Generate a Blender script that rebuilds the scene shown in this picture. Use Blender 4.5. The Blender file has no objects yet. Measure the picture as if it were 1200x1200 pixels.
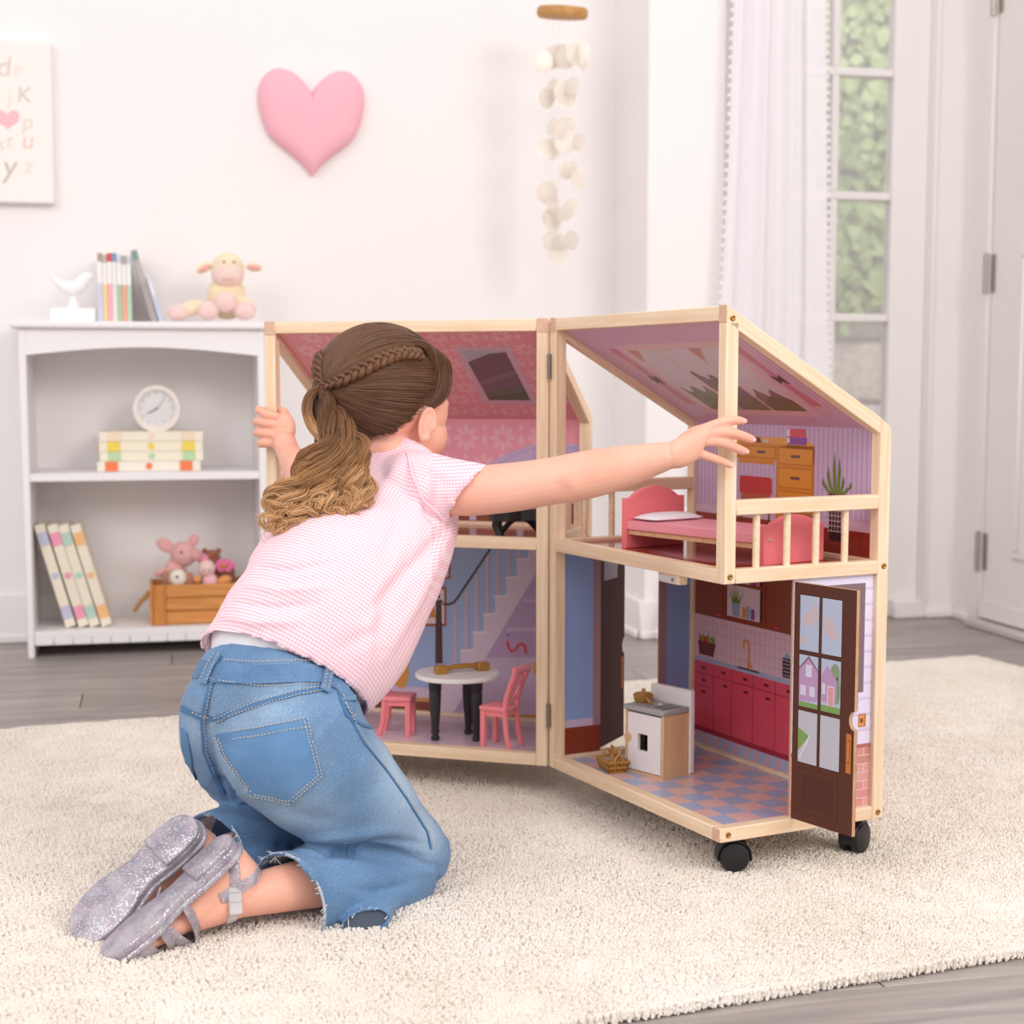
import bpy, bmesh, math, random
import numpy as np
from mathutils import Vector, Matrix, noise
from mathutils.bvhtree import BVHTree
random.seed(7); rng = np.random.default_rng(7)
SC = bpy.context.scene; COL = SC.collection
PI = math.pi
# ------------------------------------------------------------------ camera, world, lights, exposure
F = 1856.0; TILT = .1009; CY = 635.5; CH = .6488
cam = bpy.data.objects.new('camera', bpy.data.cameras.new('camera')); COL.objects.link(cam)
cam.location = (0, 0, CH); cam.rotation_euler = (PI/2 - TILT, 0, 0)
cam.data.sensor_width = 36; cam.data.lens = F/1200*36; cam.data.shift_y = (CY-600)/1200
cam.data.dof.use_dof = True; cam.data.dof.focus_distance = 2.0; cam.data.dof.aperture_fstop = 6.0
cam.data.clip_start = .05
SC.camera = cam
w = bpy.data.worlds.new('World'); SC.world = w; w.use_nodes = True
w.node_tree.nodes['Background'].inputs[0].default_value = (1.0, .98, .975, 1)
w.node_tree.nodes['Background'].inputs[1].default_value = .85
def area(name, loc, target, size, energy, col=(1, 1, 1)):
    d = bpy.data.lights.new(name, 'AREA'); d.shape = 'DISK'; d.size = size; d.energy = energy; d.color = col
    o = bpy.data.objects.new(name, d); COL.objects.link(o); o.location = loc
    o.rotation_euler = (Vector(target)-Vector(loc)).to_track_quat('-Z', 'Y').to_euler()
    return o
area('softbox_key', (2.3, -.2, 2.3), (.1, 2.3, .4), 1.6, 60, (1, .96, .94))
area('softbox_fill', (-2.2, -.4, 2.5), (-.3, 2.6, .4), 2.2, 40, (1, .97, .97))
area('added_back_fill', (.2, -.6, 2.9), (.9, 4.2, .9), 1.6, 22, (1, .98, .97))  # extra lamp, added only to lift the window wall and right-hand trim
SC.view_settings.view_transform = 'Standard'; SC.view_settings.look = 'None'
SC.view_settings.exposure = -.02; SC.view_settings.gamma = 1; SC.view_settings.use_curve_mapping = False
SC.cycles.max_bounces = 8; SC.cycles.use_denoising = True
# ------------------------------------------------------------------ geometry of the view (to lay things out)
def ray(px, py):
    zc = -(py-CY)/F
    return Vector(((px-600)/F, math.cos(TILT)+zc*math.sin(TILT), -math.sin(TILT)+zc*math.cos(TILT)))
EYE = Vector((0, 0, CH))
def at(px, py, Y): d = ray(px, py); return EYE + d*(Y/d.y)
def onz(px, py, z): d = ray(px, py); return EYE + d*((z-CH)/d.z)
def onM(M, px, py):
    """where the sight line meets the plane z=0 of frame M -> local x, y"""
    Mi = M.inverted(); o = Mi @ EYE; d = Mi.to_3x3() @ ray(px, py); k = -o.z/d.z
    return (o.x+d.x*k, o.y+d.y*k)
def frame(o, x, y, z):
    M = Matrix.Identity(4)
    for i, a in enumerate((x, y, z)):
        for j in range(3): M[j][i] = a[j]
    for j in range(3): M[j][3] = o[j]
    return M
# ------------------------------------------------------------------ materials
def lin(c):
    if isinstance(c, str):
        c = [int(c[i:i+2], 16)/255 for i in (1, 3, 5)]
    return tuple(x/12.92 if x <= .04045 else ((x+.055)/1.055)**2.4 for x in c[:3])
MATS = {}
def nodes(m): return m.node_tree.nodes, m.node_tree.links
def mat(name, col, rough=.6, var=.0, vscale=20, bump=0, bscale=200, metal=0, sheen=0, trans=0, alpha=1, sss=0, coat=0, stretch=None, col2=None, spec=.5, detail=3):
    if name in MATS: return MATS[name]
    m = bpy.data.materials.new(name); m.use_nodes = True; N, L = nodes(m)
    b = N['Principled BSDF']; c = lin(col)
    b.inputs['Base Color'].default_value = (*c, 1); b.inputs['Roughness'].default_value = rough
    b.inputs['Metallic'].default_value = metal; b.inputs['Transmission Weight'].default_value = trans
    b.inputs['Alpha'].default_value = alpha; b.inputs['Specular IOR Level'].default_value = spec
    b.inputs['Sheen Weight'].default_value = sheen; b.inputs['Coat Weight'].default_value = coat
    if sss:
        b.inputs['Subsurface Weight'].default_value = sss; b.inputs['Subsurface Radius'].default_value = (.6, .25, .15); b.inputs['Subsurface Scale'].default_value = .012
    tc = N.new('ShaderNodeTexCoord'); src = tc.outputs['Object']
    if stretch:
        mp = N.new('ShaderNodeMapping'); mp.inputs['Scale'].default_value = stretch; L.new(src, mp.inputs[0]); src = mp.outputs[0]
    if var or col2:
        n = N.new('ShaderNodeTexNoise'); n.inputs['Scale'].default_value = vscale; n.inputs['Detail'].default_value = detail
        L.new(src, n.inputs['Vector'])
        r = N.new('ShaderNodeValToRGB'); L.new(n.outputs[0], r.inputs[0])
        c2 = lin(col2) if col2 else tuple(x*(1-var) for x in c)
        c1 = c if col2 else tuple(min(1, x*(1+var*.5)) for x in c)
        r.color_ramp.elements[0].position = .32; r.color_ramp.elements[1].position = .68
        r.color_ramp.elements[0].color = (*c2, 1); r.color_ramp.elements[1].color = (*c1, 1)
        L.new(r.outputs[0], b.inputs['Base Color'])
    if bump:
        n2 = N.new('ShaderNodeTexNoise'); n2.inputs['Scale'].default_value = bscale; n2.inputs['Detail'].default_value = 4
        L.new(src, n2.inputs['Vector'])
        bp = N.new('ShaderNodeBump'); bp.inputs['Strength'].default_value = bump; bp.inputs['Distance'].default_value = .002
        L.new(n2.outputs[0], bp.inputs['Height']); L.new(bp.outputs[0], b.inputs['Normal'])
    MATS[name] = m; return m
def printed(name='printed', rough=.3, bump=0, bscale=600, spec=.5):
    if name in MATS: return MATS[name]
    m = mat(name, (1, 1, 1), rough, spec=spec, bump=bump, bscale=bscale); N, L = nodes(m)
    a = N.new('ShaderNodeAttribute'); a.attribute_name = 'Col'
    L.new(a.outputs['Color'], N['Principled BSDF'].inputs['Base Color'])
    return m
def pine():
    m = mat('pine', '#f5dcc0', .45, col2='#e8c7a2', vscale=6, stretch=(1.2, 26, 26), bump=.05, bscale=14, detail=6)
    return m
# ------------------------------------------------------------------ mesh building
class MB:
    def __init__(s): s.v = []; s.f = []; s.c = []; s.use_col = False
    def add(s, V, Fs, col=None):
        o = len(s.v); s.v += [tuple(p) for p in V]; s.f += [tuple(i+o for i in f) for f in Fs]
        c = lin(col) if col is not None else (1, 1, 1)
        if col is not None: s.use_col = True
        s.c += [c]*len(Fs); return s
    def bm(s, b, M=None, col=None):
        b.verts.index_update()
        V = [(M @ v.co if M else v.co.copy()) for v in b.verts]
        s.add(V, [[v.index for v in f.verts] for f in b.faces], col); b.free(); return s
    def box(s, x0, y0, z0, x1, y1, z1, bev=0, seg=1, M=None, col=None):
        b = bmesh.new(); bmesh.ops.create_cube(b, size=1)
        for v in b.verts:
            v.co = Vector((x0+(v.co.x+.5)*(x1-x0), y0+(v.co.y+.5)*(y1-y0), z0+(v.co.z+.5)*(z1-z0)))
        if bev: bmesh.ops.bevel(b, geom=b.edges[:], offset=bev, segments=seg, affect='EDGES', profile=.5)
        return s.bm(b, M, col)
    def prism(s, pts, d0, d1, M=None, bev=0, col=None, seg=1):
        """polygon in local xy extruded z d0..d1"""
        b = bmesh.new(); vs = [b.verts.new((p[0], p[1], d0)) for p in pts]
        f = b.faces.new(vs); b.normal_update()
        if f.normal.z > 0: f.normal_flip()
        r = bmesh.ops.extrude_face_region(b, geom=[f])
        for e in r['geom']:
            if isinstance(e, bmesh.types.BMVert): e.co.z = d1
        bmesh.ops.recalc_face_normals(b, faces=b.faces[:])
        if bev:
            es = [e for e in b.edges if abs(e.verts[0].co.z-e.verts[1].co.z) < 1e-7]
            bmesh.ops.bevel(b, geom=es, offset=bev, segments=seg, affect='EDGES', profile=.5)
        return s.bm(b, M, col)
    def tube(s, P, R, n=8, cap=True, col=None, flat=None):
        P = [Vector(p) for p in P]; k = len(P)
        if not hasattr(R, '__len__'): R = [R]*k
        T = [(P[min(i+1, k-1)]-P[max(i-1, 0)]).normalized() for i in range(k)]
        up = Vector((0, 0, 1)) if abs(T[0].z) < .9 else Vector((1, 0, 0))
        if flat is not None: up = Vector(flat)
        a = (up - T[0]*up.dot(T[0])).normalized(); V = []; Fs = []
        for i in range(k):
            a = (a - T[i]*a.dot(T[i])).normalized(); b_ = T[i].cross(a)
            r = R[i]; ra, rb = (r if hasattr(r, '__len__') else (r, r))
            for j in range(n):
                t = 2*PI*j/n; V.append(P[i]+a*(math.cos(t)*ra)+b_*(math.sin(t)*rb))
        for i in range(k-1):
            for j in range(n):
                j2 = (j+1) % n; Fs.append((i*n+j, i*n+j2, (i+1)*n+j2, (i+1)*n+j))
        if cap: Fs += [tuple(range(n-1, -1, -1)), tuple((k-1)*n+j for j in range(n))]
        return s.add(V, Fs, col)
    def rings(s, R, n=28, cap=True, sub=4, col=None):
        """loft through (centre, axis1, axis2) rings with Catmull-Rom in between"""
        A = np.array([[*c, *a, *b] for c, a, b in R], float); k = len(A); out = []
        for i in range(k-1):
            p0, p1, p2, p3 = A[max(i-1, 0)], A[i], A[i+1], A[min(i+2, k-1)]
            for q in range(sub):
                t = q/sub
                out.append(.5*((2*p1)+(p2-p0)*t+(2*p0-5*p1+4*p2-p3)*t*t+(3*p1-p0-3*p2+p3)*t**3))
        out.append(A[-1]); V = []; Fs = []
        for r in out:
            c, a, b_ = Vector(r[:3]), Vector(r[3:6]), Vector(r[6:9])
            for j in range(n):
                t = 2*PI*j/n; V.append(c+a*math.cos(t)+b_*math.sin(t))
        m = len(out)
        for i in range(m-1):
            for j in range(n):
                j2 = (j+1) % n; Fs.append((i*n+j, i*n+j2, (i+1)*n+j2, (i+1)*n+j))
        if cap: Fs += [tuple(range(n-1, -1, -1)), tuple((m-1)*n+j for j in range(n))]
        return s.add(V, Fs, col)
    def lathe(s, prof, n=24, M=None, col=None):
        V = []; Fs = []; k = len(prof)
        for r, z in prof:
            for j in range(n):
                t = 2*PI*j/n; p = Vector((r*math.cos(t), r*math.sin(t), z)); V.append(M @ p if M else p)
        for i in range(k-1):
            for j in range(n):
                j2 = (j+1) % n; Fs.append((i*n+j, i*n+j2, (i+1)*n+j2, (i+1)*n+j))
        Fs += [tuple(range(n-1, -1, -1)), tuple((k-1)*n+j for j in range(n))]
        return s.add(V, Fs, col)
    def ball(s, c, r, M=None, n=2, col=None, R=None):
        """ellipsoid; r scalar or 3 radii; R optional 3x3 rotation"""
        b = bmesh.new(); bmesh.ops.create_icosphere(b, subdivisions=n, radius=1)
        r = r if hasattr(r, '__len__') else (r, r, r); c = Vector(c)
        for v in b.verts:
            p = Vector((v.co.x*r[0], v.co.y*r[1], v.co.z*r[2]))
            if R is not None: p = R @ p
            v.co = c + p
        return s.bm(b, M, col)
    def mesh(s, name):
        me = bpy.data.meshes.new(name); me.from_pydata(s.v, [], s.f); me.update()
        if s.use_col:
            a = me.color_attributes.new('Col', 'FLOAT_COLOR', 'CORNER'); arr = np.ones((len(me.loops), 4), np.float32)
            cnt = np.array([len(f) for f in s.f]); arr[:, :3] = np.repeat(np.array(s.c, np.float32), cnt, axis=0)
            a.data.foreach_set('color', arr.ravel())
        return me
def setp(o, label=None, cat=None, group=None, kind=None):
    if label: o['label'] = label
    if cat: o['category'] = cat
    if group: o['group'] = group
    if kind: o['kind'] = kind
    return o
def wmat(p):
    """world matrix of a parent chain"""
    M = Matrix.Identity(4)
    while p: M = p.matrix_basis @ M; p = p.parent
    return M
def link(name, me, m, parent=None, M=None, smooth=True, ang=40):
    """link mesh; verts are given in world space (or in frame M); parents carry translation only while building"""
    o = bpy.data.objects.new(name, me); COL.objects.link(o)
    if m is not None:
        for q in (m if isinstance(m, (list, tuple)) else [m]): me.materials.append(q)
    if smooth:
        me.polygons.foreach_set('use_smooth', [True]*len(me.polygons))
        me.set_sharp_from_angle(angle=math.radians(ang))
    PI_w = wmat(parent).inverted() if parent else Matrix.Identity(4)
    if parent: o.parent = parent
    if M is None:
        n = len(me.vertices); co = np.empty(n*3, np.float32); me.vertices.foreach_get('co', co); co = co.reshape(-1, 3)
        c = (co.min(0)+co.max(0))/2; c[2] = co[:, 2].min(); me.vertices.foreach_set('co', (co-c).ravel()); me.update()
        o.matrix_basis = PI_w @ Matrix.Translation(Vector(c.tolist()))
    else: o.matrix_basis = PI_w @ M
    return o
def obj(name, mb, m, parent=None, M=None, smooth=True, ang=40): return link(name, mb.mesh(name), m, parent, M, smooth, ang)
def thing(name, label, cat, loc=(0, 0, 0), group=None):
    o = bpy.data.objects.new(name, None); COL.objects.link(o); o.matrix_basis = Matrix.Translation(Vector(loc)); o.empty_display_size = .02
    return setp(o, label, cat, group)
def dup(o, parent=None):
    c = o.copy(); COL.objects.link(c)
    if parent: c.parent = parent
    for ch in o.children: dup(ch, c)
    return c
def place(o, loc, rz=0): o.matrix_basis = Matrix.Translation(Vector(loc)) @ Matrix.Rotation(rz, 4, 'Z'); return o
def struct(o): o['kind'] = 'structure'; return o
def arc(cx, cy, rx, ry, a0, a1, n): return [(cx+rx*math.cos(a0+(a1-a0)*i/n), cy+ry*math.sin(a0+(a1-a0)*i/n)) for i in range(n+1)]
def rrect(x0, y0, x1, y1, r, n=4):
    return arc(x1-r, y0+r, r, r, -PI/2, 0, n)+arc(x1-r, y1-r, r, r, 0, PI/2, n)+arc(x0+r, y1-r, r, r, PI/2, PI, n)+arc(x0+r, y0+r, r, r, PI, 1.5*PI, n)
class Print(MB):
    """a flat printed board: coloured shapes in thin layers on the +z face of a frame"""
    def __init__(s, M, step=.00012): super().__init__(); s.M = M; s.step = step
    def P(s, *pts): return [onM(s.M, *p) for p in pts]
    def poly(s, pts, col, layer=1):
        z = s.step*layer; b = bmesh.new(); vs = [b.verts.new((p[0], p[1], z)) for p in pts]
        f = b.faces.new(vs); b.normal_update()
        if f.normal.z < 0: f.normal_flip()
        return s.bm(b, None, col)
    def px(s, pts, col, layer=1): return s.poly(s.P(*pts), col, layer)
    def rect(s, x0, y0, x1, y1, col, layer=1): return s.poly([(x0, y0), (x1, y0), (x1, y1), (x0, y1)], col, layer)
    def rpx(s, p0, p1, col, layer=1):
        (a, b), (c, d) = s.P(p0, p1); return s.rect(min(a, c), min(b, d), max(a, c), max(b, d), col, layer)
    def ell(s, cx, cy, rx, ry, col, layer=1, n=18): return s.poly(arc(cx, cy, rx, ry, 0, 2*PI*(n-1)/n, n-1), col, layer)
    def epx(s, c, rx, ry, col, layer=1): x, y = s.P(c)[0]; return s.ell(x, y, rx, ry, col, layer)
    def line(s, pts, wd, col, layer=1):
        P = [Vector((*p, 0)) for p in pts]; L_ = []; R_ = []
        for i in range(len(P)):
            t = (P[min(i+1, len(P)-1)]-P[max(i-1, 0)]).normalized(); n_ = Vector((-t.y, t.x, 0))*wd/2
            L_.append(P[i]+n_); R_.append(P[i]-n_)
        for i in range(len(P)-1): s.poly([R_[i], R_[i+1], L_[i+1], L_[i]], col, layer)
        return s
    def lpx(s, pts, wd, col, layer=1): return s.line(s.P(*pts), wd, col, layer)

# ------------------------------------------------------------------ the room
FZ = -.012
AR_ = math.radians(12.7); E = Vector((math.cos(AR_), math.sin(AR_), 0)); NRM = Vector((E.y, -E.x, 0)); UP = Vector((0, 0, 1))
white = mat('white_wall_paint', '#f6f1f0', .75, bump=.03, bscale=90)
trimw = mat('white_trim_paint', '#f5f0ee', .4)
P0 = Vector((-1.305, 3.99, FZ))
MH = frame(P0, E, UP, NRM)                      # heart wall: x along, y up, z into the room
sI = 1.62; PI_ = P0 + E*sI                       # inner corner beside the column
MCo = frame(PI_, E, UP, NRM)
colz = .30; colw = .205; WH = 2.7
winz = .115                                      # window wall plane, in front of the heart wall plane
struct(obj('wall_back', MB().box(-2.0, 0, -.12, sI+.02, WH, 0), white, M=MH, smooth=False))
struct(obj('wall_column', MB().box(0, 0, -.12, colw, WH, colz, bev=.004), white, M=MCo, smooth=False))
MW = frame(PI_ + NRM*winz, E, UP, NRM)           # window wall
cx_, _ = onM(MW, 1118, 723)
gx0, gy1 = onM(MW, 884, 560); gx1, _ = onM(MW, 1083, 560)
gtop = 2.05; gbot = 0.0
wb = MB()
wb.box(colw-.02, 0, -.12, gx0, WH, 0); wb.box(gx1, 0, -.12, cx_+.02, WH, 0); wb.box(gx0, gtop, -.12, gx1, WH, 0)
struct(obj('wall_window', wb, white, M=MW, smooth=False))
MR_ = frame(MW @ Vector((cx_, 0, 0)), NRM, UP, -E)  # right wall: x comes towards the camera
struct(obj('wall_right', MB().box(-.02, 0, -.12, 2.6, WH, 0), white, M=MR_, smooth=False))
# baseboards
def base(name, M, x0, x1, h=.125, d=.014):
    o = obj(name, MB().box(x0, 0, 0, x1, h, d, bev=.004).box(x0, 0, d, x1, .022, d+.01, bev=.004), trimw, M=M); struct(o)
base('baseboard_back', MH, -2.0, sI)
base('baseboard_column', frame(PI_+NRM*colz, E, UP, NRM), -.015, colw, .1)
base('baseboard_column_side', frame(PI_+NRM*colz, -NRM, UP, -E), 0, colz, .1)
base('baseboard_window', MW, gx1+.005, cx_, .03, .012)
dx0, _ = onM(MR_, 1153, 700)
base('baseboard_right', MR_, 0, dx0-.055, .03, .012)
# window / french door with glazing bars
wd = bpy.data.objects.new('window_1', None); COL.objects.link(wd); wd.matrix_basis = Matrix.Translation(MW @ Vector((gx0, 0, 0))); struct(wd)
(pxa, y1), (pxb, _), (_, y2), (_, y3) = onM(MW, 991, 228), onM(MW, 1050, 228), onM(MW, 1020, 82), onM(MW, 1020, 372)
pitch = (y2-y3)/2; mid = onM(MW, 983, 228)[0]; st = .052
Lp = mid-(pxb-mid); rows = [y3+pitch*(k) for k in (-1, 0, 1, 2, 3)]
fr = MB().box(gx0, 0, -.07, Lp, gtop, -.025, bev=.003).box(pxb, 0, -.07, gx1, gtop, -.025, bev=.003)
fr.box(Lp, rows[-1], -.07, pxb, gtop, -.025, bev=.003).box(Lp, 0, -.07, pxb, rows[0], -.025, bev=.003)
obj('window_frame', fr, trimw, wd, M=MW)
hb = .011
for r in rows[1:-1]: obj('glazing_bar', MB().box(Lp, r-hb, -.064, pxb, r+hb, -.03, bev=.003), trimw, wd, M=MW)
for k in range(4): obj('glazing_bar', MB().box(mid-hb, rows[k]+(hb if k else 0), -.064, mid+hb, rows[k+1]-hb, -.03, bev=.003), trimw, wd, M=MW)
glass = mat('window_glass', '#ffffff', .02); N, L = nodes(glass)
g = N.new('ShaderNodeBsdfGlossy'); g.inputs['Roughness'].default_value = .25; t_ = N.new('ShaderNodeBsdfTransparent'); mx = N.new('ShaderNodeMixShader')
mx.inputs[0].default_value = .34; L.new(t_.outputs[0], mx.inputs[1]); L.new(g.outputs[0], mx.inputs[2]); L.new(mx.outputs[0], N['Material Output'].inputs[0])
for k in range(4):
    for a, b_ in ((Lp, mid-hb), (mid+hb, pxb)):
        obj('pane', MB().box(a, rows[k]+hb, -.05, b_, rows[k+1]-hb, -.046), glass, wd, M=MW, smooth=False)
struct(obj('trim_1', MB().box(gx1, 0, 0, gx1+.012, gtop+.06, .012, bev=.003).box(gx0-.05, gtop, 0, gx1+.05, gtop+.06, .015, bev=.003), trimw, M=MW))
cs, _ = onM(MW, 1084, 700)
struct(obj('trim_2', MB().box(pxb+.02, 0, -.025, cs-.004, .05, .012, bev=.004), trimw, M=MW))
# panelled door on the right wall
dw = .82; dr = bpy.data.objects.new('door_1', None); COL.objects.link(dr); dr.matrix_basis = Matrix.Translation(MR_ @ Vector((dx0, 0, 0))); struct(dr)
mxp, myp = onM(MR_, 1191, 655)
d = MB().box(dx0+.004, .02, 0, dx0+dw, 2.04, .008, bev=.003)
obj('door_slab', d, trimw, dr, M=MR_)
def mould(x0, y0, x1, y1):
    m_ = MB()
    for a in ((x0, y0, x1, y0+.02), (x0, y1-.02, x1, y1), (x0, y0+.02, x0+.02, y1-.02), (x1-.02, y0+.02, x1, y1-.02)): m_.box(a[0], a[1], .008, a[2], a[3], .018, bev=.004)
    obj('panel_moulding', m_, trimw, dr, M=MR_)
mould(mxp, myp, dx0+dw-.12, 1.0); mould(mxp, 1.13, dx0+dw-.12, 1.9)
obj('kick_strip', MB().box(dx0+.004, .022, .008, dx0+dw, .07, .02, bev=.004), trimw, dr, M=MR_)
obj('threshold', MB().box(dx0, 0, 0, dx0+dw, .018, .06, bev=.004), mat('gap_shadow_grey', '#cfc6c0', .6), dr, M=MR_)  # strip below the door, greyed to stand in for the gap shadow
struct(obj('trim_3', MB().box(dx0-.055, 0, 0, dx0, 2.1, .018, bev=.004).box(dx0-.055, 2.05, 0, dx0+dw+.05, 2.1, .018, bev=.004).box(dx0+dw, 0, 0, dx0+dw+.05, 2.05, .018, bev=.004), trimw, M=MR_))
steel = mat('brushed_steel', '#b9aea6', .35, metal=.8)
for pyc in (646, 322, 2):
    _, hy = onM(MR_, 1156, pyc)
    h = obj('door_hinge', MB().box(dx0-.02, hy-.05, .018, dx0-.003, hy+.05, .021).box(dx0+.006, hy-.05, .008, dx0+.026, hy+.05, .011), steel, dr, M=MR_)
    obj('hinge_pin', MB().lathe([(.0065, -.055), (.0065, .055)], 10, M=MR_ @ Matrix.Translation((dx0-.002, hy, .022)) @ Matrix.Rotation(-PI/2, 4, 'X')), steel, h)
# ------------------------------------------------------------------ floor: grey laminate planks
fl = mat('grey_laminate', '#9a918c', .42); N, L = nodes(fl)
tc = N.new('ShaderNodeTexCoord'); oi = N.new('ShaderNodeObjectInfo'); mp = N.new('ShaderNodeMapping'); mp.inputs['Scale'].default_value = (1.6, 14, 1)
ad = N.new('ShaderNodeVectorMath'); ad.operation = 'ADD'; mu = N.new('ShaderNodeMath'); mu.operation = 'MULTIPLY'; mu.inputs[1].default_value = 40
L.new(oi.outputs['Random'], mu.inputs[0]); L.new(tc.outputs['Object'], mp.inputs[0]); L.new(mp.outputs[0], ad.inputs[0]); L.new(mu.outputs[0], ad.inputs[1])
nz = N.new('ShaderNodeTexNoise'); nz.inputs['Scale'].default_value = 2.2; nz.inputs['Detail'].default_value = 8; nz.inputs['Distortion'].default_value = .6; L.new(ad.outputs[0], nz.inputs['Vector'])
cr = N.new('ShaderNodeValToRGB'); L.new(nz.outputs[0], cr.inputs[0])
for e_, (p_, c_) in zip(cr.color_ramp.elements, ((.3, '#867d79'), (.7, '#b0a7a1'))): e_.position = p_; e_.color = (*lin(c_), 1)
hs = N.new('ShaderNodeHueSaturation'); mr = N.new('ShaderNodeMapRange'); mr.inputs[3].default_value = .9; mr.inputs[4].default_value = 1.08
L.new(oi.outputs['Random'], mr.inputs[0]); L.new(mr.outputs[0], hs.inputs['Value']); L.new(cr.outputs[0], hs.inputs['Color']); L.new(hs.outputs[0], N['Principled BSDF'].inputs['Base Color'])
MF = frame(Vector((-2.7, .2, FZ)), E, Vector((-E.y, E.x, 0)), UP)
floor = struct(obj('floor', MB().box(-.5, -.8, -.06, 5.4, 5.3, -.008), mat('subfloor', '#6f6762', .8), M=MF, smooth=False))
pb = MB().box(0, 0, -.008, 1.218, .1565, 0, bev=.0012).mesh('plank'); pb.materials.append(fl)
for j in range(30):
    off = (j*.47) % 1.22
    for i in range(-1, 5):
        o = bpy.data.objects.new('plank', pb); COL.objects.link(o); o.parent = floor
        o.matrix_parent_inverse = Matrix.Identity(4)
        o.matrix_basis = Matrix.Translation((i*1.22+off-.4, j*.158-.5, 0))
# ------------------------------------------------------------------ rug with a looped cream pile
AG = math.radians(21.5); gx = Vector((math.cos(AG), math.sin(AG), 0)); gy = Vector((-gx.y, gx.x, 0))
RX0, RX1, RY0, RY1 = -.12, 2.386, 1.425, 3.057
MG = frame(Vector((0, 0, 0)), gx, gy, UP)
cream = mat('cream_wool', '#f2eae2', .95, col2='#eae0d5', vscale=3.5, sheen=.2, detail=2)
def vnoise(x, y, s, seed):
    """cheap value noise on arrays"""
    X, Y = x*s+seed*17.3, y*s+seed*9.1; xi, yi = np.floor(X), np.floor(Y); fx, fy = X-xi, Y-yi; fx, fy = fx*fx*(3-2*fx), fy*fy*(3-2*fy)
    h = lambda a, b: np.modf(np.abs(np.sin(a*127.1+b*311.7+seed)*43758.5453))[0]
    return (h(xi, yi)*(1-fx)+h(xi+1, yi)*fx)*(1-fy)+(h(xi, yi+1)*(1-fx)+h(xi+1, yi+1)*fx)*fy
nx, ny = 420, 280
xs = np.linspace(RX0+.008, RX1-.008, nx); ys = np.linspace(RY0+.008, RY1-.008, ny); XX, YY = np.meshgrid(xs, ys)
ZZ = -.004+.003*vnoise(XX, YY, 60, 1)+.002*vnoise(XX, YY, 14, 2)
V = np.stack([XX.ravel(), YY.ravel(), ZZ.ravel()], 1)
I = np.arange(nx*ny).reshape(ny, nx); Q = np.stack([I[:-1, :-1].ravel(), I[:-1, 1:].ravel(), I[1:, 1:].ravel(), I[1:, :-1].ravel()], 1)
ring = np.concatenate([I[0, :], I[1:, -1], I[-1, -2::-1], I[-2:0:-1, 0]]); nb = len(ring)
low = V[ring].copy(); low[:, 2] = FZ+.0005
Q2 = np.stack([ring, np.arange(nb)+nx*ny, np.roll(np.arange(nb), -1)+nx*ny, np.roll(ring, -1)], 1)
me = bpy.data.meshes.new('rug'); me.from_pydata(np.vstack([V, low]).tolist(), [], np.vstack([Q, Q2]).tolist()); me.update()
rug = link('rug', me, cream, M=MG)
setp(rug, 'large cream wool rug with a nubby looped pile on grey laminate floor', 'rug')
def hairs(name, pos, radius, m, parent):
    """pos: (n, k, 3) strands; radius: (n, k) or (k,)"""
    n, k, _ = pos.shape; h = bpy.data.hair_curves.new(name); h.add_curves([k]*n)
    h.attributes['position'].data.foreach_set('vector', np.ascontiguousarray(pos, np.float32).ravel())
    a = h.attributes.get('radius') or h.attributes.new('radius', 'FLOAT', 'POINT')
    a.data.foreach_set('value', np.ascontiguousarray(np.broadcast_to(radius, (n, k)), np.float32).ravel())
    h.materials.append(m); o = bpy.data.objects.new(name, h); COL.objects.link(o)
    if parent: o.parent = parent; o.matrix_basis = wmat(parent).inverted()
    return o
NT = 290000
tx = rng.uniform(RX0, RX1, NT); ty = rng.uniform(0, 1, NT); ty = RY0+(RY1-RY0)*ty**1.25
ne = 9000
per = rng.uniform(0, 1, ne); tx[:ne] = RX0+(RX1-RX0)*per; ty[:ne] = RY0
ty[ne:ne+2500] = RY0+(RY1-RY0)*rng.uniform(0, 1, 2500); tx[ne:ne+2500] = RX1
ty[ne+2500:ne+5500] = RY1
edge_ = np.zeros(NT); edge_[:ne] = 1; ty[:ne] += rng.uniform(0, .010, ne)
row = np.round(tx/.009)*.009; keep = rng.uniform(0, 1, NT) < .55; tx = np.where(keep, row+rng.normal(0, .0012, NT), tx)
hgt = .0058+.0026*vnoise(tx, ty, 45, 5)+.002*vnoise(tx, ty, 7, 6)
an = rng.uniform(0, 2*PI, NT); ln = rng.uniform(.0006, .0030, NT)
p = np.zeros((NT, 4, 3)); p[:, :, 0] = tx[:, None]; p[:, :, 1] = ty[:, None]
prof = np.array([0, .6, 1.0, .8])
p[:, :, 2] = -.006+hgt[:, None]*prof-(edge_*rng.uniform(0, .0085, NT))[:, None]*np.array([.6, .8, 1, 1])
p[:, :, 0] += (np.cos(an)*ln)[:, None]*np.array([0, .35, .9, 1.5]); p[:, :, 1] += (np.sin(an)*ln)[:, None]*np.array([0, .35, .9, 1.5])
R3 = np.array(MG.to_3x3()); pw = p @ R3.T
pile = hairs('pile', pw, np.array([.0013, .0015, .0016, .0013])*.95, cream, None); pile.parent = rug
pile.matrix_basis = Matrix(MG.inverted()); pile['kind'] = 'stuff'

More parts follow.
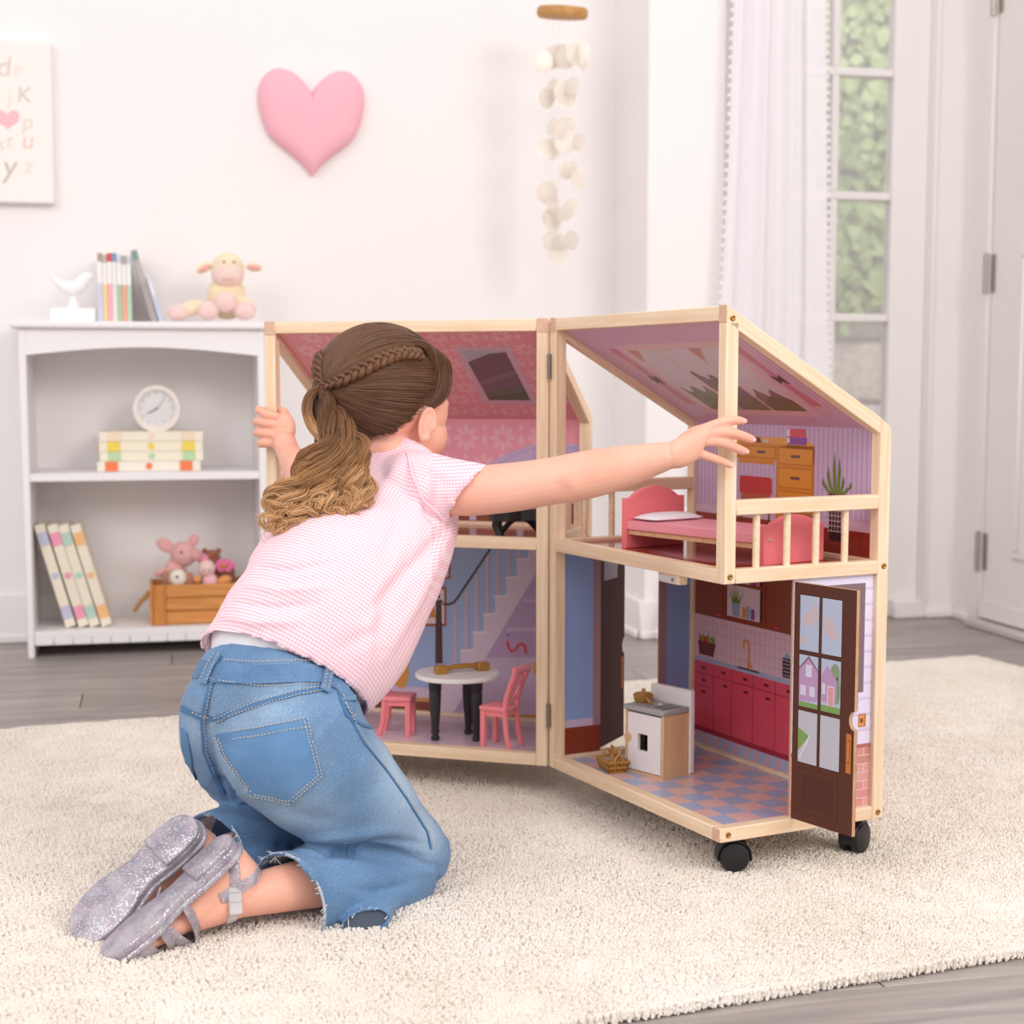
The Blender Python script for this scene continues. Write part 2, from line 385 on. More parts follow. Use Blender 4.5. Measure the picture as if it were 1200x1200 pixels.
# ------------------------------------------------------------------ wall decor, mobile, curtain
def puffheart(wid, hgt_, dep, M, name, m, parent=None):
    t = np.linspace(0, 2*PI, 64, endpoint=False)
    hx = 16*np.sign(np.sin(t))*np.abs(np.sin(t))**2.25; hy = 13*np.cos(t)-5*np.cos(2*t)-2*np.cos(3*t)-np.cos(4*t)
    yn = (hy+2.5)/28.5; hx = hx*(1+0.2*np.exp(-((yn+.20)/.17)**2)); hx = hx/32*wid; hy = yn*hgt_; V = []; Fs = []
    lv = [(1, 0), (1, .25), (.975, .5), (.92, .72), (.82, .87), (.65, .96), (.4, 1), (.15, 1.0)]
    for s_, z in lv:
        for a, b_ in zip(hx, hy): V.append((a*s_, b_*s_, z*dep))
    n = 64
    for i in range(len(lv)-1):
        for j in range(n): Fs.append((i*n+j, i*n+(j+1) % n, (i+1)*n+(j+1) % n, (i+1)*n+j))
    Fs.append(tuple((len(lv)-1)*n+j for j in range(n))); Fs.append(tuple(range(n-1, -1, -1)))
    return obj(name, MB().add(V, Fs), m, parent, M=M, ang=70)
hx, hy = onM(MH, 365, 145); hx1, _ = onM(MH, 427, 145); hx0, _ = onM(MH, 303, 145); _, ht = onM(MH, 365, 85); _, hb_ = onM(MH, 365, 208)
h = puffheart(hx1-hx0, ht-hb_, .05, MH @ Matrix.Translation((hx, hy, .001)), 'heart_plaque', mat('pink_foam', '#fab8c5', .75, bump=.03, bscale=300))
setp(h, 'puffy pink heart hung on the white wall above the bookshelf', 'wall decor')
# alphabet canvas, cut by the left edge of the frame
cx1, cy1 = onM(MH, 60, 52); _, cy0 = onM(MH, 60, 240); cw = .31
cv = thing('canvas_print', 'cream alphabet canvas with a small pink heart on the wall above shelf', 'wall art', MH @ Vector((cx1-cw/2, cy0, 0)))
obj('canvas', MB().box(cx1-cw, cy0, .002, cx1, cy1, .036, bev=.003), mat('cream_canvas', '#f9f2ed', .85, bump=.1, bscale=700), cv, M=MH)
def letter(ch, px, py, size, col):
    x, y = onM(MH, px, py); cu = bpy.data.curves.new('letter', 'FONT'); cu.body = ch; cu.size = size; cu.align_x = 'CENTER'; cu.align_y = 'CENTER'; cu.extrude = .0002; cu.shear = .15
    o = bpy.data.objects.new('t', cu); COL.objects.link(o); me = bpy.data.meshes.new_from_object(o.evaluated_get(bpy.context.evaluated_depsgraph_get())); bpy.data.objects.remove(o)
    link('letter', me, mat('ink_'+col[1:], col, .8), cv, M=MH @ Matrix.Translation((x, y, .0365)), smooth=False)
for ch, px, py, sz, c in (('d', 5, 82, .07, '#e6d4c8'), ('e', 22, 84, .05, '#f1e6dc'), ('j', 12, 118, .055, '#f3e6cf'), ('K', 29, 115, .055, '#dfd0c6'), ('p', 33, 146, .055, '#ecdccd'),
                          ('s', 2, 172, .05, '#eadfd8'), ('t', 12, 168, .05, '#eadfcf'), ('u', 33, 168, .06, '#f7cdbd'), ('y', 12, 198, .075, '#d3c1b9'), ('z', 34, 197, .055, '#f1e4d6')):
    letter(ch, px, py, sz, c)
x, y = onM(MH, 10, 143); puffheart(.058, .046, .0006, MH @ Matrix.Translation((x, y, .0362)), 'heart_motif', mat('pale_pink_ink', '#f9c0c8', .8), cv)
# capiz shell mobile
mY = 3.98; mc = at(659, 15, mY)
mb_ = thing('shell_mobile', 'hanging mobile of round cream shells under a wooden disc', 'mobile', mc)
rad = (at(689, 15, mY)-at(629, 15, mY)).x/2
obj('disc', MB().lathe([(rad*.94, -.012), (rad, -.006), (rad, .006), (rad*.94, .012)], 36, M=Matrix.Translation(mc) @ Matrix.Rotation(.12, 4, 'X') @ Matrix.Rotation(.05, 4, 'Y')), mat('bamboo_disc', '#cf9a5c', .6, col2='#b98548', vscale=90), mb_)
cordm = mat('clear_cord', '#f3eeea', .4)
obj('hanging_cord', MB().tube([mc+Vector((0, 0, .01)), mc+Vector((0, 0, .42))], .0012, 6), cordm, mb_)
obj('wall_hook', MB().tube([mc+Vector((0, 0, .41)), mc+Vector((0, 0, .44)), mc+Vector((-.0, .3, .44))], .006, 8), steel, mb_)
shellm = mat('capiz_shell', '#fdf2e6', .25, var=.04, vscale=30, trans=.0, alpha=.62, coat=.3)
shells = []
for row_, (py, pts) in enumerate(((66, (645, 656, 671, 681)), (72, (634, 663, 692)), (104, (646, 659, 676)), (116, (636, 664)), (148, (648, 664)), (172, (636, 645, 684)), (168, (668,)), (200, (662, 672)), (214, (683,)),
                                  (222, (634,)), (236, (648,)), (246, (664, 672)), (256, (640, 648)), (282, (648, 660, 671)), (296, (657,)))):
    for px in pts: shells.append((px+random.uniform(-2, 2), py+random.uniform(-4, 4)))
strs = [630, 637, 646, 655, 664, 673, 682, 688]
for i, sx in enumerate(strs):
    a = 2*PI*i/len(strs); q = mc+Vector(((sx-659)/30*rad*.8, math.sin(a)*rad*.6, -.01)); mine = [s_ for s_ in shells if min(strs, key=lambda v: abs(v-s_[0])) == sx]
    low_ = max([s_[1] for s_ in mine]+[120]); z1 = at(sx, low_, mY).z
    obj('shell_string', MB().tube([q, Vector((q.x, q.y, z1))], .0005, 4), cordm, mb_)
    for (px, py) in mine:
        r = random.uniform(.022, .031); z = at(px, py, mY).z
        M = Matrix.Translation((q.x, q.y, z)) @ Matrix.Rotation(random.uniform(-1.1, 1.1), 4, 'Z') @ Matrix.Rotation(PI/2+random.uniform(-.2, .2), 4, 'X')
        obj('shell', MB().lathe([(r*.7, -.0012), (r, 0), (r*.7, .0012)], 18, M=M), shellm, mb_)
# sheer curtain with pompom trim
MCu = frame(PI_ + NRM*(colz+.045), E, UP, NRM)
def edge(tab, y):
    for (a, b_), (c, d_) in zip(tab, tab[1:]):
        if y <= c: return b_+(d_-b_)*(y-a)/(c-a)
    return tab[-1][1]
LT = [(-140, 864), (0, 858), (200, 851), (375, 842), (560, 812), (745, 768)]; RT = [(-140, 967), (0, 967), (380, 969), (745, 978)]
cur = thing('sheer_curtain', 'sheer white curtain with pompom trim hanging beside the glazed door', 'curtain', onM(MCu, 900, 745)[0]*E+MCu.translation)
V = []; nyc, nxc = 70, 90
for i in range(nyc+1):
    py = -140+(748+140)*i/nyc; a = Vector((*onM(MCu, edge(LT, py), py), 0)); b_ = Vector((*onM(MCu, edge(RT, py), py), 0))
    for j in range(nxc+1):
        s_ = j/nxc; ww = s_+.012*math.sin(3*s_+py*.006)
        am = .017*(1-.2*i/nyc); z = am*math.sin(ww*2*PI*3.2+.6)+.28*am*math.sin(ww*2*PI*8+1+i*.03)
        if s_ > .8: z *= .25
        q = a.lerp(b_, s_); V.append((q.x, max(q.y, .004), z+.0))
Fs = [(i*(nxc+1)+j, i*(nxc+1)+j+1, (i+1)*(nxc+1)+j+1, (i+1)*(nxc+1)+j) for i in range(nyc) for j in range(nxc)]
sheer = mat('sheer_white_voile', '#fffaff', .9); N, L = nodes(sheer)
df = N['Principled BSDF']; tl = N.new('ShaderNodeBsdfTranslucent'); tl.inputs[0].default_value = (.93, .9, .95, 1); tp = N.new('ShaderNodeBsdfTransparent')
m1 = N.new('ShaderNodeMixShader'); m1.inputs[0].default_value = .22; m2 = N.new('ShaderNodeMixShader'); m2.inputs[0].default_value = .14
L.new(df.outputs[0], m1.inputs[1]); L.new(tl.outputs[0], m1.inputs[2]); L.new(m1.outputs[0], m2.inputs[1]); L.new(tp.outputs[0], m2.inputs[2]); L.new(m2.outputs[0], N['Material Output'].inputs[0])
obj('curtain_panel', MB().add(V, Fs), sheer, cur, M=MCu, ang=180)
pm = MB().ball((0, 0, 0), .0062, n=1).mesh('pompom'); pm.materials.append(mat('white_pompom', '#f6f1ee', .95)); pm.polygons.foreach_set('use_smooth', [True]*len(pm.polygons))
for tab, sgn in ((LT, -1), (RT, 1)):
    py = -30
    while py < 742:
        q = Vector((*onM(MCu, edge(tab, py)+sgn*2, py), .004 if sgn > 0 else .016)); o = bpy.data.objects.new('pompom', pm); COL.objects.link(o); o.parent = cur
        o.matrix_basis = Matrix.Translation((MCu @ q)-cur.matrix_basis.translation); py += 9.3 if sgn > 0 else 11
ctop = onM(MCu, 900, -140)[1]
xa, xb = onM(MCu, 850, -140)[0], onM(MCu, 1000, -140)[0]
obj('curtain_rod', MB().tube([MCu @ Vector((xa-.1, ctop, 0)), MCu @ Vector((xb+.1, ctop, 0))], .011, 12), steel, cur)
for xx in (xa-.05, xb+.06):
    zb_ = -.045 if xx < colw else -(colz+.045-winz)
    obj('rod_bracket', MB().tube([MCu @ Vector((xx, ctop, 0)), MCu @ Vector((xx, ctop, zb_))], .007, 8), steel, cur)
# outside the glazed door: stone garden wall with ivy on it
MO = frame(PI_ + E*.35 - NRM*2.3, E, UP, NRM)
stw = thing('garden_wall', 'grey fieldstone garden wall overgrown with ivy outside the glazed door', 'wall', MO @ Vector((.9, FZ, 0)))
obj('mortar', MB().box(-.4, 0, -.3, 2.4, 3.2, 0), mat('pale_mortar', '#b9aea4', .9), stw, M=MO, smooth=False)
sm = [mat('fieldstone_'+n_, c, .9, var=.25, vscale=25, bump=.3, bscale=60) for n_, c in (('grey', '#dcd5d1'), ('warm', '#e0d4ca'), ('dark', '#c9c1bb'))]
y = 0
while y < 1.5:
    hh = random.uniform(.17, .27); x = -.3+random.uniform(0, .1)
    while x < 2.2:
        ww = random.uniform(.24, .46)
        b = MB().box(x+.008, y+.008, -.02, x+ww-.008, y+hh-.008, random.uniform(.03, .06), bev=.02, seg=2)
        obj('stone', b, random.choice(sm), stw, M=MO); x += ww
    y += hh
nL = 7000; V = []; Fs = []
for i in range(nL):
    x = random.uniform(-.2, 2.3); y = random.uniform(.8, 3.2)
    if y < .93+.1*math.sin(x*9): continue
    r = random.uniform(.025, .05); z = random.uniform(.04, .13); a = random.uniform(0, 2*PI); q = Matrix.Translation((x, y, z)) @ Matrix.Rotation(a, 4, 'Z') @ Matrix.Rotation(random.uniform(-.2, 1.0), 4, 'X')
    o_ = len(V); V += [tuple(q @ Vector(pp)) for pp in ((0, -r, 0), (r*.8, -r*.2, r*.2), (r*.5, r*.6, 0), (0, r*1.1, -r*.2), (-r*.5, r*.6, 0), (-r*.8, -r*.2, r*.2))]; Fs.append(tuple(range(o_, o_+6)))
iv = obj('ivy_leaves', MB().add(V, Fs), mat('ivy_green', '#b4c98a', .6, col2='#8ba560', vscale=6), stw, M=MO, smooth=False); iv['kind'] = 'stuff'
area('added_garden_fill', MO @ Vector((.9, 3.6, 1.6)), MO @ Vector((.9, 1.2, 0)), 1.6, 75)  # unseen lamp added to brighten the garden wall in place of daylight
gr = obj('ground_outside', MB().box(-1.5, -.06, -.5, 3.5, -.012, 2.28), mat('paving_grey', '#b5ada6', .9, var=.2, vscale=8), M=MO, smooth=False); struct(gr)

# ------------------------------------------------------------------ the dollhouse: two hinged halves of a gabled house
T = .0185; W = .4654; WL = .4734; D = .268; ZB = .0544; ZF = .3918; ZE = .591; ZT = .745; SL = (ZT-ZE)/D; RV = .0214
def half_frame(o, a, mirror):
    u = Vector((math.cos(a), math.sin(a), 0)); x = -u if mirror else u
    return frame(Vector((*o, 0)), x, Vector((-x.y, x.x, 0)), UP)
MRH = half_frame((.0573, 2.4143), -1.0979, False); MLH = half_frame((.0545, 2.4121), 2.8344, True)
house = thing('dollhouse', 'open two-storey wooden dollhouse hinged in the middle standing on the rug', 'dollhouse', (.0573, 2.4143, 0))
pn = pine(); brass = mat('brass_screw', '#a97b45', .35, metal=.9); ply = mat('board_edge', '#c9a27c', .6, col2='#b98c66', vscale=40)
pr = printed('printed_board', .26); blackp = mat('black_plastic', '#1c1b1f', .4); greym = mat('grey_hinge', '#8d857c', .4, metal=.7)
def stick(M, name, x0, y0, z0, x1, y1, z1, par=house):
    """a bevelled pine stick whose own x axis runs along its length (grain)"""
    s = (x1-x0, y1-y0, z1-z0); k = max(range(3), key=lambda i: s[i]); c = Vector(((x0+x1)/2, (y0+y1)/2, (z0+z1)/2))
    ax = [Vector((1, 0, 0)), Vector((0, 1, 0)), Vector((0, 0, 1))]; a = ax[k]; b = ax[(k+1) % 3]; d = ax[(k+2) % 3]
    h = (s[k]/2, s[(k+1) % 3]/2, s[(k+2) % 3]/2)
    return obj(name, MB().box(-h[0], -h[1], -h[2], h[0], h[1], h[2], bev=.0012), pn, par, M=M @ frame(c, a, b, d))
def yzM(M, x): return M @ frame(Vector((x, 0, 0)), Vector((0, 1, 0)), Vector((0, 0, 1)), Vector((1, 0, 0)))   # local x=y, y=z, z=x
def screw(M, par=house):
    o = obj('screw', MB().lathe([(.0038, 0), (.0038, .0012), (.0026, .0016), (.0012, .0006)], 14), brass, par, M=M); return o
def board(name, M, w0, h0, w1, h1, th=.004, edge='#c9a27c'):
    p = Print(M); p.box(w0, h0, -th, w1, h1, 0, col=edge); return p
def house_half(M, x0, x1, cgx, hbx):
    """frame sticks of one half; x0..x1 the open face, cgx/hbx the x of the outer and hinge gable (low edge of the stick)"""
    zr = lambda y: ZT-SL*y
    S = lambda n, *a: stick(M, n, *a)
    S('hinge_post', hbx, 0, ZB, hbx+T, T, ZT-RV)
    S('corner_post', cgx, 0, ZF, cgx+T, T, ZT-RV)
    for gx_ in (cgx, hbx):
        pts = [(D-T, ZB), (D, ZB), (D, zr(D)-.004), (D-.003, zr(D)-.001), (D-T, zr(D-T))]
        # rear post cut to the roof slope
        obj('rear_post', MB().prism([(p_[1]-ZB, p_[0]-D) for p_ in pts], 0, T, bev=.001), pn, house, M=M @ frame(Vector((gx_+T, D, ZB)), Vector((0, 0, 1)), Vector((0, 1, 0)), Vector((-1, 0, 0))))
        ra = [(0, zr(0)), (D-T, zr(D-T)), (D-T, zr(D-T)-RV), (0, zr(0)-RV)]
        th_ = math.atan(SL); cx2, sx2 = math.cos(th_), math.sin(th_)
        loc = [(p_[0]*cx2-(p_[1]-ZT)*sx2, p_[0]*sx2+(p_[1]-ZT)*cx2) for p_ in ra]
        obj('rafter', MB().prism(loc, 0, T, bev=.001), pn, house, M=M @ frame(Vector((gx_, 0, ZT)), Vector((0, cx2, -sx2)), Vector((0, sx2, cx2)), Vector((1, 0, 0))))
        S('base_rail', gx_, (T if gx_ == hbx else 0), ZB, gx_+T, D-T, ZB+T)
        S('floor_beam', gx_, T, ZF, gx_+T, D-T, ZF+T)
        S('balcony_rail', gx_, T, .4797, gx_+T, D-T, .4990)
        for y in (.0562, .105, .152, .2001):
            obj('baluster', MB().lathe([(.0048, ZF+T), (.0048, .4797)], 14, M=Matrix.Translation((0, 0, 0))), pn, house, M=M @ Matrix.Translation((gx_+T/2, y, 0)))
    S('base_rail', x0+T, 0, ZB, x1-T, T, ZB+T); S('base_rail', x0+T, D-T, ZB, x1-T, D, ZB+T)
    S('floor_beam', x0+T, 0, ZF, x1-T, T, ZF+T); S('floor_beam', x0+T, D-T, ZF, x1-T, D, ZF+T)
    S('ridge_beam', x0+T, 0, ZT-T-.001, x1-T, T, ZT-.001)
    for gx_, z0, z1 in ((cgx, ZT-RV, ZT-.0004), (hbx, ZT-RV, ZT-.0004), (cgx, ZB+.001, ZB+T-.001)):
        obj('end_grain', MB().box(gx_+.0008, -.0005, z0, gx_+T-.0008, .001, z1), mat('pine_end_grain', '#dfb9a0', .6, col2='#cfa58a', vscale=160), house, M=M, smooth=False)
    # screws on the gable faces
    for y, z in ((.008, ZT-.0165), (.0095, ZF+.0095), (.0125, ZB+.0095), (D-.0085, ZF+.0105), (D-.0085, ZB+.009)):
        xs_, xd = (cgx+T, 1) if cgx > hbx else (cgx, -1)
        screw(M @ frame(Vector((xs_, y, z)), Vector((0, xd, 0)), Vector((0, 0, 1)), Vector((xd, 0, 0))))
house_half(MRH, 0, W, W-T, 0); house_half(MLH, -WL, 0, -WL, -T)
for z in (.672, .135):                             # butterfly hinges between the halves
    hm = frame(Vector((.0558, 2.4085, z)), Vector((.87, .10, 0)).normalized(), Vector((0, 0, 1)), Vector((.1, -.99, 0)).normalized())
    hq = obj('hinge', MB().lathe([(.0026, -.019), (.0026, .019)], 10, M=Matrix.Rotation(-PI/2, 4, 'X')), greym, house, M=hm)
    for k in range(5): obj('hinge_knuckle', MB().lathe([(.0031, -.003), (.0031, .003)], 10, M=Matrix.Translation((0, -.0152+k*.0076, 0)) @ Matrix.Rotation(-PI/2, 4, 'X')), greym, hq, M=hm)
# --- planes used by the printed boards
PV = .256
def backM(M): return M @ frame(Vector((0, PV, 0)), Vector((1, 0, 0)), Vector((0, 0, 1)), Vector((0, -1, 0)))
RB, LB = backM(MRH), backM(MLH)
def roofM(M):
    th_ = math.atan(SL); c, s = math.cos(th_), math.sin(th_); off = .0105/c
    return M @ frame(Vector((0, 0, ZT-off)), Vector((1, 0, 0)), Vector((0, -c, s)), Vector((0, -s, -c)))   # x along, y up the slope, z down into the room
RR, LR = roofM(MRH), roofM(MLH)
sl_len = lambda y: y/math.cos(math.atan(SL))
zroof = lambda y: ZT-SL*y-.0105/math.cos(math.atan(SL))
# kitchen board (right half, ground floor)
k = board('kitchen_board', RB, T, ZB+T-.004, W-T, ZF+.002)
u0, u1 = T, W-T
k.rect(u0, .0725, u1, ZF, '#c98f93', 1)
k.rect(u0, .0725, u1, .092, '#a9b0d2', 2)
for i in range(16):
    for j in range(1):
        x = u0+i*.027; k.poly([(x, .073), (x+.0135, .073), (x+.021, .0915), (x+.0075, .0915)], '#c9a5b4', 3)
k.rect(u0, .092, u1, .2058, '#d94f64', 2); k.rect(u0, .0925, u1, .1005, '#a22c42', 3)
k.rect(u0, .2058, u1, .2135, '#a9aac4', 2)
for i in range(14): k.ell(u0+.015+i*.03, .2095+.0015*(i % 3-1), .002, .0014, '#d3a184', 3, 8)
k.rect(u0, .2135, u1, .281, '#dcb9c4', 2)
x = u0
while x < u1: k.rect(x, .2135, x+.0011, .281, '#d08fa3', 3); x += .0125
for z in (.2245, .240, .2555, .271): k.rect(u0, z, u1, z+.0008, '#d08fa3', 3)
for x in (.072, .1216, .1776, .234, .29, .346, .40): k.rect(x, .0985, x+.0012, .2055, '#8c2138', 3)
k.rect(u0, .186, u1, .1871, '#8c2138', 3); k.rect(u0, .166, .072, .167, '#8c2138', 3)
for x, z in ((.045, .196), (.045, .176), (.045, .157), (.10, .196), (.105, .176), (.158, .196), (.16, .176), (.212, .196), (.216, .176), (.268, .196)):
    k.poly(rrect(x-.006, z-.002, x+.006, z+.002, .0015), '#6d2320', 4)
k.poly([(.135, .2108), (.196, .2108), (.19, .2135), (.14, .2135)], '#3d3138', 4)
k.rect(.163, .2135, .170, .225, '#d58a3d', 4); k.line([(.166, .2135), (.166, .249)]+arc(.1595, .249, .0065, .0075, 0, PI, 8)+[(.153, .243)], .0042, '#d58a3d', 5); k.rect(.171, .2155, .176, .221, '#d58a3d', 5)
k.poly([(.033, .2165), (.072, .2165), (.078, .2385), (.028, .2385)], '#7a3428', 4)
for a, b_ in ((.033, .0385), (.03, .031)):
    pass
for i in range(5): k.line([(.030+i*.0005, .2205+i*.0042), (.076, .2205+i*.0042)], .0006, '#5c241c', 5)
for x, z, r, c in ((.038, .242, .007, '#c86a32'), (.05, .241, .0075, '#b8432f'), (.062, .243, .006, '#cf8a3a'), (.071, .2415, .005, '#7a9a3a')): k.ell(x, z, r, r*.9, c, 4)
for x, dx, h_ in ((.034, -.004, .012), (.042, .003, .014), (.056, .002, .016), (.066, .005, .012), (.072, .003, .012)): k.poly([(x-.003, .241), (x+.003, .241), (x+dx, .241+h_)], '#6f8f2f', 5)
k.rect(u0, .2805, u1, ZF+.001, '#8f432c', 3)
k.rect(u0, .2805, u1, .2862, '#8e4428', 4)
k.rect(.105, .2885, .1985, .378, '#5a2019', 4); k.rect(.1078, .2885, .193, .3375, '#e3c6cf', 5)
x = .112
while x < .192: k.rect(x, .2885, x+.0007, .3375, '#d3a4b3', 6); x += .0075
k.rect(.105, .3375, .1985, .3425, '#8e4428', 6)
for i, c in enumerate(('#b9c6d9', '#b9c6d9', '#cf4f5c', '#8a4f96', '#c77a86')): k.rect(.150+i*.0085, .3425, .158+i*.0085, .36-.002*(i % 2), c, 6)
k.poly([(.122, .290), (.140, .290), (.142, .311), (.120, .311)], '#9aa6bd', 6)
for x, dx, h_ in ((.124, -.012, .022), (.128, -.006, .026), (.131, 0, .028), (.134, .005, .025), (.138, .013, .019)): k.poly([(x-.003, .311), (x+.003, .311), (x+dx, .311+h_)], '#6d8a2c', 7)
for x, c, h_ in ((.153, '#d5863a', .0165), (.1635, '#93a5c4', .02), (.175, '#8f4f9e', .0165)):
    k.rect(x-.0045, .290, x+.0045, .290+h_, c, 7); k.line(arc(x+.005, .298, .003, .004, -PI/2, PI/2, 5), .0013, c, 7)
for x in (.083, .235, .39): k.poly(rrect(x-.0065, .2845, x+.0065, .2875, .0013), '#d8475f', 6)
k.rect(.096, .288, .0972, ZF, '#5c2218', 5); k.rect(.206, .288, .2072, ZF, '#5c2218', 5)
k.rect(.251, .2155, .272, .2445, '#3a2c33', 5)
for i in range(4):
    for j in range(5): k.ell(.2545+i*.005+(j % 2)*.0015, .219+j*.0055, .0012, .0012, '#d9c9d2', 6, 8)
k.poly([(.253, .2445), (.262, .2535), (.270, .2445)], '#8fa3c4', 5)
obj('kitchen_board', k, pr, house, M=RB, smooth=False)
# study board (right half, upper floor)
s = board('study_board', RB, T, ZF+T-.006, W-T, zroof(PV)+.001)
zt_ = zroof(PV)+.001
s.rect(u0, .4595, u1, zt_, '#cdb3cf', 1)
x = u0; i = 0
while x < u1:
    s.rect(x, .4595, x+.0045, zt_, '#bfa3c4', 2); s.rect(x+.0045, .4595, x+.0052, zt_, '#ad91b6', 2); x += .0105; i += 1
s.rect(u0, .4445, u1, .4595, '#d3b4c8', 2); s.rect(u0, .4575, u1, .4595, '#c3a3bd', 3)
s.rect(u0, ZF+T-.006, u1, .4445, '#90301f', 2)
for x in (.08, .15, .22, .3, .37, .42): s.rect(x, ZF+T-.006, x+.001, .4445, '#7a2418', 3)
OR, OD = '#d28428', '#a85e1c'
s.rpx((866, 531), (908, 545), OR, 4)
(dx1, dz1), (dx2, dz2), (dx3, dz3) = s.P((909, 522), (955, 603), (862, 518))
ped0, ped1, dtop = s.P((911, 523))[0][0], s.P((955, 523))[0][0], .5575
s.rect(.09, dtop-.024, ped1, dtop, OR, 3); s.rect(ped0, .430, ped1, dtop, OR, 3); s.rect(.09, .43, .1, dtop-.02, OR, 3)
s.poly([(.085, dtop), (ped1+.002, dtop), (ped1-.022, dtop+.010), (.105, dtop+.010)], '#e09a3a', 4)
for (a, b_, c_, d_) in ((ped0+.004, dtop-.028, ped1-.003, dtop-.004), (ped0+.004, dtop-.062, ped1-.003, dtop-.033), (ped0+.004, dtop-.096, ped1-.003, dtop-.067), (ped0+.004, dtop-.125, ped1-.003, dtop-.1), (.155, dtop-.021, ped0-.004, dtop-.004), (.1, dtop-.021, .15, dtop-.004)):
    s.rect(a, b_, c_, d_, OD, 5); s.rect(a+.001, b_+.001, c_-.001, d_-.001, '#d98f30', 6); xm, zm = (a+c_)/2, (b_+d_)/2
    s.poly(rrect(xm-.011, zm-.0022, xm+.011, zm+.0022, .002), '#6a4a3c', 7)
s.rect(ped0-.001, .43, ped0, dtop-.024, OD, 5)
s.poly([(.135, dtop+.004), (.19, dtop+.001), (.186, dtop+.009), (.14, dtop+.0095)], '#4d3a40', 6); s.ell(.202, dtop+.0045, .008, .0025, '#cdbfc6', 6)
(bx0, bz0), (bx1, bz1) = s.P((923, 520))[0], s.P((946, 503))[0]
s.rect(bx0, bz0-.001, bx1, bz0+.010, '#8b4aa0', 7); s.rect(bx0, bz0+.010, bx1-.003, bz1, '#d4505e', 7); s.rect(bx0-.001, bz0+.001, bx0+.006, bz0+.009, '#e8d6dd', 8); s.rect(bx0-.001, bz0+.011, bx0+.006, bz1-.001, '#e8d6dd', 8)
(cx0, cz0), (cx1, cz1) = s.P((867, 577))[0], s.P((905, 560))[0]
s.poly(rrect(cx0, cz0, cx1, cz1, .005), '#c23638', 6)
for i in range(5): s.rect(cx0+.006+i*.011, cz0+.002, cx0+.007+i*.011, cz1-.002, '#a82c30', 7)
s.rect(cx0+.004, cz0-.010, cx1-.004, cz0, '#b4583a', 5); s.rect(cx0, cz0-.028, cx1, cz0-.02, '#c23638', 5); s.rect(cx0+.004, .43, cx0+.008, cz0-.02, '#6b3a2c', 5); s.rect(cx1-.008, .43, cx1-.004, cz0-.02, '#6b3a2c', 5)
(gx_0, gz0), (gx_1, gz1) = s.P((972, 633))[0], s.P((996, 580))[0]
s.poly([(gx_0, gz0), (gx_1-.008, gz0), (gx_1+.002, gz1), (gx_0-.004, gz1)], '#3c2228', 6)
for i in range(7): s.rect(gx_0-.002+i*.0068, gz0+.012, gx_0-.001+i*.0068, gz1, '#cfa9b6', 7)
for i in range(6): s.rect(gx_0-.003, gz0+.013+i*.0072, gx_1+.001, gz0+.0142+i*.0072, '#cfa9b6', 7)
for x0_, tipx, tipz in ((.352, .338, .515), (.358, .349, .532), (.364, .362, .551), (.370, .373, .546), (.376, .382, .52), (.381, .398, .512)):
    s.poly([(x0_-.0032, gz1), (x0_+.0035, gz1), (tipx+.003, gz1+(tipz-gz1)*.6), (tipx, tipz), (tipx-.003, gz1+(tipz-gz1)*.6)], '#5f7a2a', 6)
    s.poly([(x0_-.001, gz1), (x0_+.001, gz1), (tipx, tipz)], '#8a9a3c', 7)
obj('study_board', s, pr, house, M=RB, smooth=False)
# floors
cheq = board('kitchen_floor', MRH @ Matrix.Translation((0, 0, .0675)), T-.004, T-.004, W-T+.004, D-T+.004)
s_ = .0375; nxq = int((W-2*T)/s_)+1
for i in range(nxq):
    for j in range(8):
        x, y = T+i*s_, T+j*s_; c = '#dcb4b0' if (i+j) % 2 else '#a4aecd'
        x2, y2_ = min(x+s_, W-T), min(y+s_, D-T)
        if x2 > x and y2_ > y: cheq.rect(x, y, x2, y2_, c, 1)
obj('kitchen_floor', cheq, pr, house, M=cheq.M, smooth=False)
uf = board('study_floor', MRH @ Matrix.Translation((0, 0, .4045)), T-.004, T-.004, W-T+.004, D-T+.004)
for i in range(8):
    y = T+i*.029; y2_ = min(y+.0285, D-T); x = T
    while x < W-T:
        ln_ = random.uniform(.08, .16); x2 = min(x+ln_, W-T); uf.rect(x, y, x2, y2_, random.choice(('#9c3524', '#8f2d1e', '#a63d2a')), 1); x = x2+.0006
uf.ell(.27, .12, .13, .075, '#b9626c', 2, 40); uf.ell(.27, .12, .115, .064, '#c8868f', 3, 40)
glossy = printed('printed_gloss_board', .12)
obj('study_floor', uf, glossy, house, M=uf.M, smooth=False)
